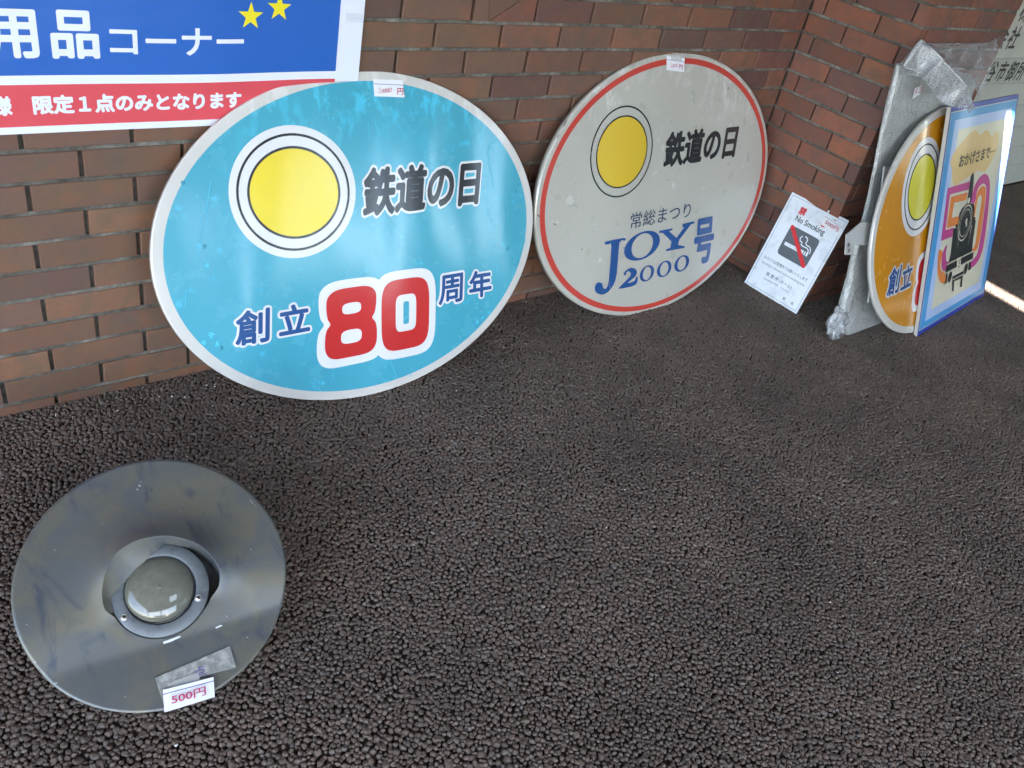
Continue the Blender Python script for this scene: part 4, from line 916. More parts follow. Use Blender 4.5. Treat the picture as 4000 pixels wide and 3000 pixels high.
def bolt(pl, x, y, h, r, parent, mat, slot=True, seg=6):
    V = []; F = []
    for (rr, hh, sg) in ((r * 1.5, h, 16), (r * 1.5, h + r * .25, 16)):
        V += [pl(x + rr * math.cos(2 * math.pi * k / 16), y + rr * math.sin(2 * math.pi * k / 16), hh) for k in range(16)]
    F += [(k, (k + 1) % 16, (k + 1) % 16 + 16, k + 16) for k in range(16)] + [tuple(range(16, 32))]
    b0 = len(V)
    for hh in (h + r * .25, h + r * 1.1):
        V += [pl(x + r * math.cos(2 * math.pi * k / seg), y + r * math.sin(2 * math.pi * k / seg), hh) for k in range(seg)]
    F += [(b0 + k, b0 + (k + 1) % seg, b0 + (k + 1) % seg + seg, b0 + k + seg) for k in range(seg)] + [tuple(range(b0 + seg, b0 + 2 * seg))]
    return link('bolt', mesh('bolt', V, F), parent, mat)
for x, y in D['bolts']: bolt(Pb, x, y, 0.0, .0055, br_, M['steel'])
plate2('backing_plate', D['back'][:2] + [(-.05, .245), (-.05, -.25), D['back'][3], D['back'][2]], Pb, -.006, .006, M['bracket'], e)

# ------------------------------------------------------------------ locomotive anniversary board
P = Plane(A['planes']['poster']); D = A['po']
e = empty('picture_board', (P.c.x + .38, P.c.y + .04, 0), 'blue-edged cream board with a pink and orange 50 around a black locomotive', 'sign board')
W_, H_ = .763, .878
m_ = {}
for nm, c in (('deep_blue', (.02, .045, .33)), ('sky_blue', (.055, .30, .60)), ('pale_blue', (.40, .53, .78)), ('cream_ground', (.62, .60, .46)), ('sand', (.66, .47, .19)), ('magenta', (.50, .06, .24)), ('tangerine', (.72, .22, .045)), ('loco_black', (.020, .024, .024)), ('bare_edge', (.42, .40, .36))):
    m_[nm] = ink('board_' + nm, c, .38, .35, .2)
V = [P(x, y, h) for h in (0, -.014) for x, y in ((0, 0), (W_, 0), (W_, H_), (0, H_))]
boxm = mesh('board', V, [(0, 1, 2, 3), (7, 6, 5, 4), (0, 4, 5, 1), (1, 5, 6, 2), (2, 6, 7, 3), (3, 7, 4, 0)])
o = link('board', boxm, e, m_['deep_blue']); o.data.materials.append(m_['bare_edge'])
for i in (2, 3, 5, 1): o.data.polygons[i].material_index = 1
def rect(x0, y0, x1, y1): return [(x0, y0), (x1, y0), (x1, y1), (x0, y1)]
art('border_line', [rect(.010, .020, W_ - .012, H_ - .018)], P, .0004, m_['cream_ground'], e)
art('border_band', [rect(.013, .023, W_ - .015, H_ - .021)], P, .0008, m_['sky_blue'], e, 'sky blue band')
art('border_band', [rect(.060, .049, W_ - .060, H_ - .050)], P, .0012, m_['pale_blue'], e, 'pale blue band')
art('picture_ground', [rect(.108, .088, W_ - .104, H_ - .088)], P, .0016, m_['cream_ground'], e)
def SL(k, n=4): return smoothloop(D[k], n)
def scale_to(L): return L
art('cloud', [SL('cloud')], P, .0020, m_['sand'], e)
art('figure_band', [D['m5']], P, .0024, m_['magenta'], e, 'magenta stroke of the 5'); art('figure_band', [D['o5']], P, .0028, m_['tangerine'], e, 'orange stroke of the 5')
art('figure_band', [SL('m5b', 3)], P, .0024, m_['magenta'], e); art('figure_band', [SL('o5b', 3)], P, .0024, m_['tangerine'], e)
art('figure_band', [SL('m0', 3)], P, .0022, m_['magenta'], e, 'magenta ring of the 0'); art('figure_band', [SL('o0', 3)], P, .0024, m_['tangerine'], e, 'orange ring of the 0')
lm = link('locomotive', place2d(flat2d([D['body']]), P, .0032), e, m_['loco_black'])
art('funnel', [D['fun']], P, .0034, m_['loco_black'], lm)
cx, cy = D['box'][0]; rx, ry = .080, .078
art('smokebox', [ell(cx, cy, rx, ry * 1.05, 48)], P, .0036, m_['loco_black'], lm)
art('smokebox_line', [ell(cx, cy, .074, .074, 48), ell(cx, cy, .069, .069, 48)], P, .0040, m_['cream_ground'], lm)
art('smokebox_line', [ell(cx, cy, .056, .057, 48), ell(cx, cy, .053, .054, 48)], P, .0040, m_['cream_ground'], lm)
art('lamp_mark', [ell(cx + .012, cy + .006, .010, .012, 16)], P, .0042, m_['cream_ground'], lm); art('lamp_mark', [ell(cx + .020, cy - .010, .007, .010, 16)], P, .0042, m_['cream_ground'], lm)
art('lamp_mark', [ell(.340, .494, .014, .0125, 20)], P, .0042, m_['cream_ground'], lm)
for k in ('cheekL', 'cheekR', 'bump', 'foot', 'wl', 'wr'): art({'bump': 'buffer_beam', 'foot': 'coupling', 'wl': 'rail_guard', 'wr': 'rail_guard'}.get(k, 'cylinder_cover'), [D[k]], P, .0036, m_['loco_black'], lm)
art('beam_line', [stroke([(.2026, .2545), (.509, .2552)], .004)], P, .0040, m_['cream_ground'], lm)
art('beam_line', [stroke([(.215, .219), (.512, .2200)], .003)], P, .0041, m_['cream_ground'], lm)
for x in (.285, .425): art('body_line', [[(x, .38), (x + .006, .38), (x + (.012 if x < .35 else -.002), .29)]], P, .0040, m_['cream_ground'], lm)
art('coupling_line', [stroke([(.300, .172), (.415, .171)], .004)], P, .0040, m_['cream_ground'], lm)
art('number_plate', [D['plate']], P, .0044, m_['cream_ground'], lm); art('plate_mark', [stroke([(.352, .250), (.335, .245), (.350, .232), (.338, .220), (.355, .216)], .006)], P, .0048, m_['loco_black'], lm)
for k in ('w1', 'w2'):
    q = D[k]; art('buffer', [ell(q[0][0], q[0][1], .020, .024, 24)], P, .0038, m_['loco_black'], lm)
text('おかげさまで', D['txt'], P, .0030, m_['loco_black'], e, .022)
for x, y in D['dots']: art('dot', [rect(x - .003, y - .0035, x + .003, y + .0035)], P, .0030, m_['loco_black'], e)

# ------------------------------------------------------------------ no smoking notice
P = Plane(A['planes']['nosmoke']); D = A['ns']
e = empty('notice_board', (P.c.x, P.c.y - .13, 0), 'small white no smoking notice standing against the brick pilaster', 'notice')
m_n = paper('notice_white', (.70, .73, .78)); b = NB(m_n); b.color(b.mix(b.math('MULTIPLY', b.g(b.noise(22, 5, .65, (1, 1, 1), .5), .5, .66), .55), (.72, .76, .83), (.50, .53, .58)))
W_, H_ = .262, .402
V = [P(x, y, h) for h in (0, -.004) for x, y in ((0, 0), (W_, 0), (W_, H_), (0, H_))]
link('board', mesh('board', V, [(0, 1, 2, 3), (7, 6, 5, 4), (0, 4, 5, 1), (1, 5, 6, 2), (2, 6, 7, 3), (3, 7, 4, 0)]), e, m_n)
art('border_line', [rect(.0088, .0088, .2545, .3938), rect(.0098, .0098, .2535, .3928)], P, .0005, M['black'], e)
gm = mk('notice_grey', (.085, .10, .115), .4); rm = mk('notice_red', (.60, .02, .03), .4)
ic = link('pictogram', place2d(flat2d([superbox(lambda u, v: (.0630 + u * .139, .1680 + v * .1235), 0, 1, 0, 1, 60, 9)]), P, .0005), e, gm)
art('cigarette', [[(.0757, .2107), (.163, .2118), (.163, .2270), (.0745, .2242)]], P, .0010, m_n, ic); art('cigarette', [[(.167, .2118), (.172, .2120), (.172, .2272), (.167, .2270)]], P, .0010, m_n, ic); art('cigarette', [[(.176, .2122), (.184, .2124), (.184, .2277), (.176, .2275)]], P, .0010, m_n, ic)
art('smoke', [stroke(D['sA'], .0042)], P, .0010, m_n, ic); art('smoke', [stroke(D['sB'], .0042)], P, .0010, m_n, ic)
b0, b1 = Vector(D['bar'][0]), Vector(D['bar'][1]); dd = (b1 - b0).normalized(); nn = Vector((-dd.y, dd.x)); n = 10; R_ = .0082
L = [tuple(b1 + (dd * math.cos(a) + nn * math.sin(a)) * R_) for a in (-math.pi / 2 + math.pi * k / n for k in range(n + 1))] + [tuple(b0 - (dd * math.cos(a) + nn * math.sin(a)) * R_) for a in (-math.pi / 2 + math.pi * k / n for k in range(n + 1))]
art('red_bar', [L], P, .0015, rm, ic)
text('禁', [(.0630, .3395), (.0940, .3395), (.0630, .3720)], P, .0006, rm, e, .035)
text('No Smoking', [(.0655, .3045), (.2010, .3045), (.0655, .3345)], P, .0006, gm, e, .024)
text('おタバコは喫煙所でお願いいたします', [D['l1'][0], (.2350, .1272), (.0248, .1400)], P, .0006, gm, e, .004)
text('Smoking is allowed only in smoking area', [(.0262, .1030), (.2350, .1045), (.0258, .1160)], P, .0006, gm, e, -.004)
text('喫 煙 所 (ホーム)', [D['l3'][0], (.1925, .0695), (.0675, .0870)], P, .0006, gm, e, .008)
text('Smoking Area', D['l4'], P, .0006, gm, e, -.004); text('(Platform)', D['l5'], P, .0006, gm, e, -.004)
text('駅', [(.1808, .0215), (.1940, .0215), (.1808, .0335)], P, .0006, gm, e, .006); text('長', [(.2195, .0215), (.2325, .0215), (.2195, .0335)], P, .0006, gm, e, .006)
art('red_mark', [D['redm']], P, .0008, rm, e)
t_ = price_tag(e, P, [D['tag'][0], D['tag'][1], D['tag'][2], D['tag'][3]], .9, .0014, curl=.001)
text('500円', [(.1830, .3525), (.2440, .3470), (.1840, .3690)], P, .0045, M['tag_ink'], t_, .010)

# ------------------------------------------------------------------ banner
e = empty('banner', (0, 0, .7), 'white, blue and red paper banner taped along the brick wall above the cyan sign', 'banner')
class BP:
    c = Vector((0, 0, 0)); X = Vector((1, 0, 0)); Y = Vector((0, 0, 1)); N = Vector((0, -1, 0))
    def __call__(s, x, y, h=0.0):
        wv = .0022 * math.sin(x * 5.1 + 1 + y * 2.0) + .0016 * math.sin(x * 13 + y * 7)
        return Vector((x, -.0085 + wv - h, y + .0010 * math.sin(x * 9 + 2)))
BPl = BP()
def sheet(name, x0, x1, y0, y1, h, mat, par, nx=60, ny=8):
    V = [BPl(x0 + (x1 - x0) * i / nx, y0 + (y1 - y0) * j / ny, h) for j in range(ny + 1) for i in range(nx + 1)]
    F = [(j * (nx + 1) + i, j * (nx + 1) + i + 1, (j + 1) * (nx + 1) + i + 1, (j + 1) * (nx + 1) + i) for j in range(ny) for i in range(nx)]
    return link(name, mesh(name, V, F, True), par, mat)
sheet('sheet', -.72, .770, .698, 1.14, 0, M['banner_white'], e)
sheet('blue_field', -.655, .705, .8158, 1.075, .0007, M['banner_blue'], e); sheet('red_band', -.655, .705, .7130, .7975, .0007, M['banner_red'], e)
text('用', [(-.036, .848), (.0526, .848), (-.036, .9405)], BPl, .0014, M['banner_white'], e, .030); text('品', [(.0745, .8485), (.1640, .8485), (.0745, .9420)], BPl, .0014, M['banner_white'], e, .030)
text('コーナー', [(.1835, .8570), (.4685, .8570), (.1835, .9143)], BPl, .0014, M['banner_white'], e, .022)
text('様', [(-.046, .7370), (-.0095, .7370), (-.046, .7765)], BPl, .0014, M['banner_white'], e, .042)
text('限定１点のみとなります', [(.0275, .7370), (.4635, .7370), (.0275, .7765)], BPl, .0014, M['banner_white'], e, .046)
for cx, cz, r in ((.484, .940, .0305), (.5515, .9585, .0300)):
    art('star', [[(cx + (r if k % 2 == 0 else r * .40) * math.sin(math.pi * k / 5 + .03), cz + (r if k % 2 == 0 else r * .40) * math.cos(math.pi * k / 5 + .03)) for k in range(10)]], BPl, .0014, M['banner_yellow'], e)
M['thin_tape'] = mk('thin_clear_tape', (.75, .77, .82), .12); M['thin_tape'].node_tree.nodes['Principled BSDF'].inputs['Alpha'].default_value = .3
art('tape', [rect(.722, .932, .770, .952)], BPl, .0016, M['thin_tape'], e)

# ------------------------------------------------------------------ lamp with a wide shade plate
P = Plane(A['planes']['lamp'], .006)
m = mk('lamp_grey', (.16, .16, .145), .42, .30, coat=.15); b = NB(m)
c = b.mix(b.g(b.noise(11, 5, .6, (1, 1, 1), .8), .42, .66), (.112, .120, .120), (.150, .140, .108))
c = b.mix(b.math('MULTIPLY', b.g(b.noise(8, 4, .6, (1.6, .6, 1), 1.0), .54, .66), .85), c, (.062, .073, .095))
b.color(c); b.rough(b.ramp(b.noise(9, 4), [(.3, (.32,) * 3), (.7, (.50,) * 3)])); b.bump(b.noise(400, 2), .05, .0006); M['lamp'] = m
m = mk('lamp_face', (.13, .14, .145), .50, .35); b = NB(m); b.color(b.mix(b.g(b.noise(38, 5, .7), .50, .70), (.135, .15, .16), (.075, .085, .095))); M['lamp_face'] = m
e = empty('railway_lamp', (P.c.x, P.c.y, 0), 'round grey railway lamp with a wide shade plate lying tilted on the gravel', 'lamp')
C0 = Vector((.0055, -.024))
hp = [(-17, .093), (-5, .104), (9, .109), (37, .105), (63, .101), (95, .101), (112, .1035), (132, .105), (164, .0985), (194, .0975), (206, .0885)]
def interp(tab, x):
    for (a0, v0), (a1, v1) in zip(tab, tab[1:]):
        if a0 <= x <= a1: return v0 + (v1 - v0) * (x - a0) / (a1 - a0)
    return None
def hole_r(deg):
    d_ = ((deg + 90) % 360) - 90
    if d_ < -17: return .0885 + (.093 - .0885) * max(0, (d_ + 35) / 18)
    r_ = interp(hp, d_); return r_ if r_ else .0885
def hood_h(deg):
    d_ = ((deg + 90) % 360) - 90
    if d_ <= -20 or d_ >= 212: return 0.0
    if d_ < 85: return .040 * (math.sin((d_ + 20) / 105 * math.pi / 2)) ** 1.3
    return .040 * math.cos((d_ - 85) / 127 * math.pi / 2) ** 1.25
def sstep(x): x = max(0, min(1, x)); return x * x * (3 - 2 * x)
def fold(x, y):
    """the plate is creased along a line below the lens: flat beneath it, rising above it, then level"""
    d_ = y - (-.119 + (x - .017) * .155)
    r = lambda q, k: (math.sqrt(q * q + k * k) + q) / 2
    return -.010 + .33 * (r(d_, .006) - r(d_ - .075, .05)) - .005
def rt(y): return .115 * (y + .11) - .0105
NA, NRr = 160, 34
V = []; F = []
for j in range(NRr + 1):
    for i in range(NA):
        dg = 360 * i / NA; a = math.radians(dg); h0 = hood_h(dg); hr = hole_r(dg)
        px, py = C0.x + hr * math.cos(a), C0.y + hr * math.sin(a) - .29 * h0
        # outer point: on the rim circle in the same direction
        dx, dy = math.cos(a), math.sin(a)
        bq = C0.x * dx + C0.y * dy; cq = C0.x ** 2 + C0.y ** 2 - .24 ** 2; R_ = -bq + math.sqrt(bq * bq - cq)
        ox, oy = C0.x + R_ * dx, C0.y + R_ * dy
        t = (j / NRr) ** 1.5
        x, y = px + (ox - px) * t, py + (oy - py) * t
        s_ = t * (R_ - hr)
        z = h0 * math.exp(-(s_ / .040) ** 1.25) + .012 * math.exp(-(s_ / .09) ** 2) * (0.35 + .65 * (h0 > 0)) * 0 + fold(x, y) + .006 * math.exp(-s_ / .05) * (1 if h0 == 0 else 1 - min(1, h0 / .02)) * 0
        dd_ = math.hypot(x + .17, y - .02) ; z += .0035 * math.sin(x * 17 + 1) * t
        V.append(P(x, y, z))
for j in range(NRr):
    for i in range(NA): F.append((j * NA + i, (j + 1) * NA + i, (j + 1) * NA + (i + 1) % NA, j * NA + (i + 1) % NA))
me = mesh('shade_plate', V, F, True); sp_ = link('shade_plate', me, e, M['lamp'])
sd = sp_.modifiers.new('thickness', 'SOLIDIFY'); sd.thickness = .0022; sd.offset = -1
# inner wall of the hood and the dark gap at its right
V = []; F = []; idx = []
for i in range(NA + 1):
    dg = 360 * i / NA; a = math.radians(dg); h0 = hood_h(dg); hr = hole_r(dg)
    px, py = C0.x + hr * math.cos(a), C0.y + hr * math.sin(a) - .29 * h0
    d_ = ((dg + 90) % 360) - 90
    k = sstep((d_ - 50) / 16) * sstep((212 - d_) / 14) if d_ > 0 else 0      # 1 where the hood closes on the face
    bx, by = C0.x + .0855 * math.cos(a), C0.y + .0855 * math.sin(a)
    if k > 0:                                                # the foot of the hood cuts across the face like a chord
        nx_, ny_ = math.cos(math.radians(132)), math.sin(math.radians(132)); over = (bx - C0.x) * nx_ + (by - C0.y) * ny_ - .055
        if over > 0: bx -= nx_ * over * k * .9; by -= ny_ * over * k * .9
    hb = .0045 * k - .05 * (1 - k) + rt(by)
    qx, qy = px * (1 - k) + bx * k, py * (1 - k) + by * k
    V += [P(px, py, h0 + fold(px, py) - .0004), P(px * .45 + qx * .55, py * .45 + qy * .55, h0 * .45 + hb * .55), P(qx, qy, hb)]
for i in range(NA): F += [(3 * i, 3 * i + 3, 3 * i + 4, 3 * i + 1), (3 * i + 1, 3 * i + 4, 3 * i + 5, 3 * i + 2)]
link('hood', mesh('hood', V, F, True), e, M['lamp'])
# (the cavity floor follows the ring)
def lathe(name, prof, c, mat, parent, n=72, cap=False):
    V = []; F = []
    for r, h in prof: V += [P(c[0] + r * math.cos(2 * math.pi * k / n), c[1] + r * math.sin(2 * math.pi * k / n), h + rt(c[1] + r * math.sin(2 * math.pi * k / n))) for k in range(n)]
    for j in range(len(prof) - 1): F += [(j * n + k, (j + 1) * n + k, (j + 1) * n + (k + 1) % n, j * n + (k + 1) % n) for k in range(n)]
    if cap: F.append(tuple(range((len(prof) - 1) * n, len(prof) * n)))
    return link(name, mesh(name, V, F, True), parent, mat)
def LPl0(x, y, h=0.0):
    ang = math.degrees(math.atan2(y - C0.y, x - C0.x)); h0 = hood_h(ang); s_ = max(0, math.hypot(x - C0.x, y - C0.y) - hole_r(ang))
    return P(x, y, h + fold(x, y) + .0035 * math.sin(x * 17 + 1) * (s_ / .14) ** .7 + h0 * math.exp(-(s_ / .040) ** 1.25))
lathe('face_ring', [(.0870, -.045), (.0870, .0015), (.0858, .0028), (.066, .0040), (.0640, .0034), (.0632, .0), (.0632, -.012)], C0, M['lamp_face'], e)
m = mk('lens_glass', (.085, .085, .068), .10, spec=.4, coat=.45); m.node_tree.nodes['Principled BSDF'].inputs['Coat Roughness'].default_value = .02
b = NB(m); b.color(b.mix(b.g(b.noise(55, 5, .7), .45, .7), (.120, .120, .096), (.155, .150, .122))); M['lens'] = m
lathe('lens', [(.0628 * math.cos(q), -.006 + .026 * math.sin(q)) for q in [math.pi / 2 * k / 14 for k in range(15)]][:-1] + [(.0006, .020)], (.0035, -.0225), M['lens'], e, cap=True)
lathe('gasket', [(.0634, -.004), (.0634, .0012), (.0606, .0012), (.0606, -.004)], (.0035, -.0225), M['black'], e)
for x, y in ((.0712, -.0500), (-.0585, -.0660)):
    V = []; F = []
    s_ = lathe('screw', [(.0070, .002), (.0068, .0046), (.0052, .0054), (.0050, .0046), (.0044, .0046), (.0036, .0062), (.0004, .0070)], (x, y), M['steel'], e, 20, True)
    for q in (0, 1): art('slot', [stroke([(x - .0024 * (1 - q), y - .0024 * q), (x + .0024 * (1 - q), y + .0024 * q)], .0010)], P, .0073 + rt(y), M['black'], s_)
lathe('cavity', [(.120, -.030), (.117, -.044), (.080, -.046)], (.01, -.012), M['lamp'], e, 48)
lathe('housing', [(.086, -.046), (.090, -.050), (.090, -.088), (.07, -.092), (.001, -.092)], (.0, .035), M['mortar_dark'], e, 48, True)
M['slit'] = mk('bare_metal', (.85, .86, .88), .25, .3)
for L in ([(.0050, -.1185), (.018, -.1160), (.0335, -.1125), (.0370, -.1150), (.0180, -.1210), (.0060, -.1230)], [(.098, -.107), (.108, -.104), (.112, -.106), (.100, -.1095)]):
    me = flat2d([L])
    for v_ in me.vertices: v_.co = P(v_.co.x, v_.co.y, fold(v_.co.x, v_.co.y) + .0024)
    me.materials.clear(); link('worn_spot', me, e, M['slit'])
rc = random.Random(9)
M['chalk'] = mk('chalky_chip', (.42, .42, .42), .8)
for x, y, r in ((.187, .128, .0022), (.184, .133, .0016), (.191, .121, .0014), (-.022, .186, .0030), (-.026, .178, .0020), (-.019, .193, .0016), (-.203, -.120, .0022), (-.215, -.055, .0012), (-.172, -.160, .0026), (.175, .03, .0012), (.12, -.09, .0013), (-.17, .075, .0012), (.155, -.135, .0018), (-.062, -.205, .0014), (-.09, .115, .001), (.05, .12, .001)):
    L = [(x + r * rc.uniform(.35, 1.3) * math.cos(a), y + r * rc.uniform(.35, 1.3) * math.sin(a)) for a in (2 * math.pi * k / 9 for k in range(9))]
    me = flat2d([L])
    for v_ in me.vertices: v_.co = LPl0(v_.co.x, v_.co.y, .0012)
    me.materials.clear(); link('paint_chip', me, e, M['chalk'])
m = mk('dull_tape', (.30, .30, .27), .35, coat=.3); m.node_tree.nodes['Principled BSDF'].inputs['Alpha'].default_value = .75; b = NB(m)
b.color(b.mix(b.g(b.noise(60, 4), .45, .65), (.27, .275, .26), (.50, .50, .46))); b.bump(b.noise(90, 3), .8, .003); M['dull_tape'] = m
class LP:
    c = P.c; X = P.X; Y = P.Y; N = P.N
    def __call__(s, x, y, h=0.0): return P(x, y, h + fold(x, y) + .0035 * math.sin(x * 17 + 1) * sstep((math.hypot(x, y) - .1) / .14))
LPl = LP()
def patch(name, quad, h, mat, par, n=8):
    q = [Vector(p_) for p_ in quad]
    V = []
    for j in range(n + 1):
        for i in range(n + 1):
            u, v = i / n, j / n; p_ = q[0] * (1 - u) * (1 - v) + q[1] * u * (1 - v) + q[2] * u * v + q[3] * (1 - u) * v
            V.append(LPl(p_.x, p_.y, h + .0008 * noise.noise((p_.x * 60, p_.y * 60, 1))))
    return link(name, mesh(name, V, [(j * (n + 1) + i, j * (n + 1) + i + 1, (j + 1) * (n + 1) + i + 1, (j + 1) * (n + 1) + i) for j in range(n) for i in range(n)], True), par, mat)
patch('tape', [(-.0020, -.2000), (.1290, -.1880), (.1213, -.1467), (-.0117, -.1820)], .0030, M['dull_tape'], e)
patch('tape', [(.0010, -.2330), (.0200, -.2250), (.0100, -.1760), (-.0117, -.1820)], .0038, M['dull_tape'], e)
patch('tape', [(.0150, -.2080), (.0640, -.2000), (.0630, -.1860), (.0160, -.1930)], .0042, M['tape'], e)
class TP:
    c = P.c; X = P.X; Y = P.Y; N = P.N
    def __call__(s, x, y, h=0.0): return P(x, y, h + fold(x, -.20) - (.0) )
TPl = TP()
t_ = price_tag(e, TPl, [(.0011, -.2455), (.0872, -.2353), (.0878, -.1990), (.0004, -.2061)], .80, .0095, curl=.003)
text('500円', [(.0140, -.2350), (.0725, -.2290), (.0140, -.2195)], TPl, .0142, M['tag_ink'], t_, .012)
text('点', [(.0560, -.1960), (.0760, -.1930), (.0540, -.1760)], LPl, .0042, M['line'], e, -.02, name='handwriting')

# ------------------------------------------------------------------ board in bubble wrap
P = Plane(A['planes']['wrap']); D = A['wrap']
def bubble(name, base, rough, alpha, crumple=.55, scale=98):
    m = mk(name, base, rough, coat=1.0); b = NB(m); p_ = b.b
    p_.inputs['Coat Roughness'].default_value = .08
    v = b.n('ShaderNodeTexVoronoi'); v.inputs['Scale'].default_value = scale; v.inputs['Randomness'].default_value = .45; b.l(b.pos(), v.inputs['Vector'])
    dome = b.ramp(v.outputs['Distance'], [(.0, (1, 1, 1)), (.25, (.85,) * 3), (.48, (.0,) * 3)])
    n = b.bump(b.noise(13, 5, .65, (1, 1, 1), 1.0), crumple, .03); n = b.bump(dome, .38, .003, n); b.l(n, p_.inputs['Coat Normal'])
    edge = b.g(v.outputs['Distance'], .30, .50)
    b.color(b.mix(b.math('MULTIPLY', edge, .45), tuple(q * .92 for q in base), tuple(min(1, q * 1.35) for q in base)))
    if alpha < 1: b.l(b.ramp(b.math('ADD', b.math('MULTIPLY', edge, .35), b.g(b.noise(7, 4, .6), .3, .7)), [(0, (alpha - .15,) * 3), (1.0, (min(1, alpha + .25),) * 3)]), p_.inputs['Alpha'])
    return m
M['bubble'] = bubble('bubble_wrap', (.38, .385, .375), .32, 1.0, .45, 105)
M['film'] = bubble('loose_bubble_film', (.42, .42, .43), .22, .30, .6, 120)
M['flap'] = bubble('folded_bubble_film', (.36, .37, .38), .22, .55, .35, 110)
e = empty('wrapped_board', (3.0, -.62, 0), 'tall flat board in silvery bubble wrap leaning on the brick pilaster', 'wrapped board')
LT = [(v, u) for u, v in D['left']][:-1]; LT = sorted(LT)
def left_u(v):
    if v <= LT[0][0]: return LT[0][1]
    for (a0, u0), (a1, u1) in zip(LT, LT[1:]):
        if a0 <= v <= a1: return u0 + (u1 - u0) * (v - a0) / (a1 - a0)
    return LT[-1][1]
NV, NU = 90, 56
V = []; F = []
for j in range(NV + 1):
    v = .004 + (.992 - .004) * j / NV
    ul = left_u(max(v, .02)) + .0
    if v < .06: ul += (.06 - v) * .9
    ur = .662 - .35 * max(0, .03 - v) ; tk = .030 + .022 * math.exp(-v / .12) + .004 * math.sin(v * 9)
    bk_ = .034 * sstep((v - .25) / .5); ul += 2.0 * bk_; tk = tk - .010 * sstep((v - .3) / .4)
    for i in range(NU):
        a = 2 * math.pi * i / NU; c_, s_ = math.cos(a), math.sin(a)
        cx = (ul + ur) / 2; hx = (ur - ul) / 2
        # flat slab with round edges
        x = cx - hx * math.copysign(abs(c_) ** .12, c_) if abs(c_) > 1e-6 else cx
        zz = -tk / 2 + tk / 2 * math.copysign(abs(s_) ** .55, s_)
        if abs(c_) > .93: x = cx - (hx - .0) * math.copysign(1, c_) * (1 - .02 * (1 - (abs(c_) - .93) / .07))
        p_ = P(x, v, zz - bk_); nz = noise.noise(p_ * 5) * .007 + noise.noise(p_ * 14 + Vector((3, 0, 0))) * .005 + noise.noise(p_ * 34) * .002
        V.append(p_ + P.N * nz * (1 if s_ > 0 else .2) + P.X * nz * .5 * (-1 if c_ > .9 else 0))
for j in range(NV):
    for i in range(NU): F.append((j * NU + i, j * NU + (i + 1) % NU, (j + 1) * NU + (i + 1) % NU, (j + 1) * NU + i))
F.append(tuple(range(NU))); F.append(tuple(range(NV * NU, (NV + 1) * NU)))
me = mesh('wrapping', V, F, True); q = bmesh.new(); q.from_mesh(me); bmesh.ops.recalc_face_normals(q, faces=q.faces[:]); q.to_mesh(me); q.free()
link('wrapping', me, e, M['bubble'])
def rough_sheet(name, outline, mat, par, sub=3, amp=.006, thick=.0025):
    """filled outline of 3-D points, subdivided and crumpled"""
    bm_ = bmesh.new(); vs = [bm_.verts.new(p_) for p_ in outline]; es = [bm_.edges.new((vs[i], vs[(i + 1) % len(vs)])) for i in range(len(vs))]
    bmesh.ops.triangle_fill(bm_, edges=es, use_beauty=True)
    for _ in range(sub):
        bmesh.ops.subdivide_edges(bm_, edges=[x for x in bm_.edges if x.calc_length() > .012], cuts=1, use_grid_fill=True)
    bmesh.ops.triangulate(bm_, faces=bm_.faces[:])
    for _ in range(2): bmesh.ops.smooth_vert(bm_, verts=[v for v in bm_.verts if not v.is_boundary], factor=.6, use_axis_x=True, use_axis_y=True, use_axis_z=True)
    for v in bm_.verts: v.co += P.N * (noise.noise(v.co * 14) * amp * 1.6 + noise.noise(v.co * 45) * amp * .5) + P.X * noise.noise(v.co * 31 + Vector((5, 0, 0))) * amp * .4
    bm_.normal_update()
    bmesh.ops.recalc_face_normals(bm_, faces=bm_.faces[:])
    me = bpy.data.meshes.new(name); bm_.to_mesh(me); bm_.free(); me.polygons.foreach_set('use_smooth', [True] * len(me.polygons))
    return link(name, me, par, mat)
back = [(-.071, .960), (-.071, .996), (-.03, 1.03), (.0125, 1.064), (.05, 1.060), (.13, 1.0573), (.2925, 1.0551), (.45, 1.056), (.569, 1.0562), (.609, 1.0693), (.66, 1.0807), (.715, 1.081), (.7339, 1.075), (.7351, 1.045), (.700, 1.00), (.6644, .9652), (.6531, .9103), (.6125, .8681), (.56, .90), (.3, .95), (.1, .955)]
rough_sheet('loose_film', [P(x, y, -.006 + .010 * (y < .97)) for x, y in back], M['film'], e, 4, .006)
FL = [Vector(q) for q in D['flap']]
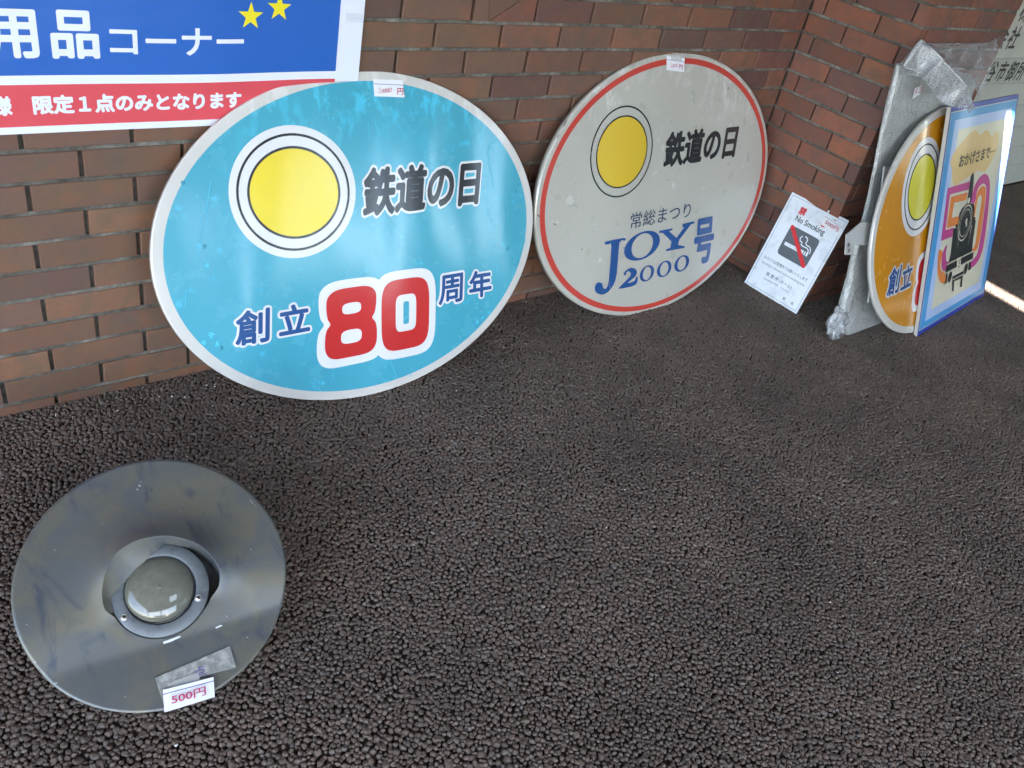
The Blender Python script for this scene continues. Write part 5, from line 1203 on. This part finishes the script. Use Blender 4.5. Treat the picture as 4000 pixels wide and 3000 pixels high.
# its folded corner stays on the board's own corner
FL[0] = P(-.072, .990, .004); FL[1] = P(.010, 1.066, .004); FL[2] = P(.048, 1.060, .006); FL[-1] = P(.03, .955, .012)
rough_sheet('folded_flap', FL, M['flap'], e, 4, .006)
bm_ = bmesh.new(); bmesh.ops.create_icosphere(bm_, subdivisions=4, radius=1)
for v in bm_.verts:
    c_ = P(-.052 + v.co.x * .052, .066 + v.co.y * .066, -.020 + v.co.z * .030); n_ = noise.noise(v.co * 2.3) * .016 + noise.noise(v.co * 6) * .007
    v.co = c_ + (c_ - P(-.052, .066, -.02)).normalized() * n_
    v.co.z = max(v.co.z, .004)
me = bpy.data.meshes.new('crumpled_end'); bm_.to_mesh(me); bm_.free(); me.polygons.foreach_set('use_smooth', [True] * len(me.polygons))
link('crumpled_end', me, e, M['flap'])
def tube(name, path, r, mat, par, n=8):
    V = []; F = []
    pts = []
    for i in range(len(path) - 1):
        m_n = max(2, int((path[i + 1] - path[i]).length / .012))
        pts += [path[i].lerp(path[i + 1], j / m_n) for j in range(m_n)]
    pts.append(path[-1])
    for i, p_ in enumerate(pts):
        d_ = (pts[min(i + 1, len(pts) - 1)] - pts[max(i - 1, 0)]).normalized(); a_ = d_.orthogonal().normalized(); b_2 = d_.cross(a_)
        rr = r * (1 + .35 * noise.noise(p_ * 40)) * min(1, .3 + i / 3, .3 + (len(pts) - 1 - i) / 3)
        c_ = p_ + Vector((noise.noise(p_ * 22), noise.noise(p_ * 22 + Vector((4, 4, 4))), noise.noise(p_ * 22 + Vector((9, 1, 4))))) * .003
        V += [c_ + (a_ * math.cos(2 * math.pi * k / n) + b_2 * math.sin(2 * math.pi * k / n)) * rr for k in range(n)]
    for i in range(len(pts) - 1): F += [(i * n + k, i * n + (k + 1) % n, (i + 1) * n + (k + 1) % n, (i + 1) * n + k) for k in range(n)]
    return link(name, mesh(name, V, F, True), par, mat)
M['ridge'] = bubble('wrap_fold_highlight', (.50, .51, .52), .20, 1.0, .2, 110)  # lighter base colour stands in for the highlight along the creases
tube('fold_edge', [P(-.070, .990, .010), P(-.03, 1.030, .010), P(.012, 1.066, .008), P(.045, 1.062, .008)], .0075, M['ridge'], e)
tube('fold_edge', [FL[2], FL[4], FL[5], FL[6], FL[7]], .0032, M['ridge'], e)
tube('fold_edge', [P(-.068, .985, .012), P(.06, .968, .020), P(.20, .975, .030), (FL[5] + FL[14]) / 2], .0030, M['ridge'], e)
tube('fold_edge', [P(.02, 1.058, .0), P(.29, 1.056, -.002), P(.57, 1.057, .0), P(.66, 1.081, .0), P(.733, 1.072, 0)], .0030, M['film'], e)
D['tag'] = [(x + .066, y) for x, y in D['tag']]; D['tape'] = [(x + .066, y) for x, y in D['tape']]
t_ = price_tag(e, P, [D['tag'][0], D['tag'][1], D['tag'][2], D['tag'][3]], .0, -.020, curl=.0)
f_ = boxmap([D['tag'][0], D['tag'][1], D['tag'][3]])
text('円', [f_(.62, .78), f_(.62, .28), f_(.95, .78)], P, -.0185, M['tag_ink'], t_, .012)
text('500', [f_(.10, .85), f_(.10, .45), f_(.40, .85)], P, -.0185, M['pen'], t_, -.012, name='handwriting')
art('tape', [D['tape']], P, -.0175, M['tape'], t_)
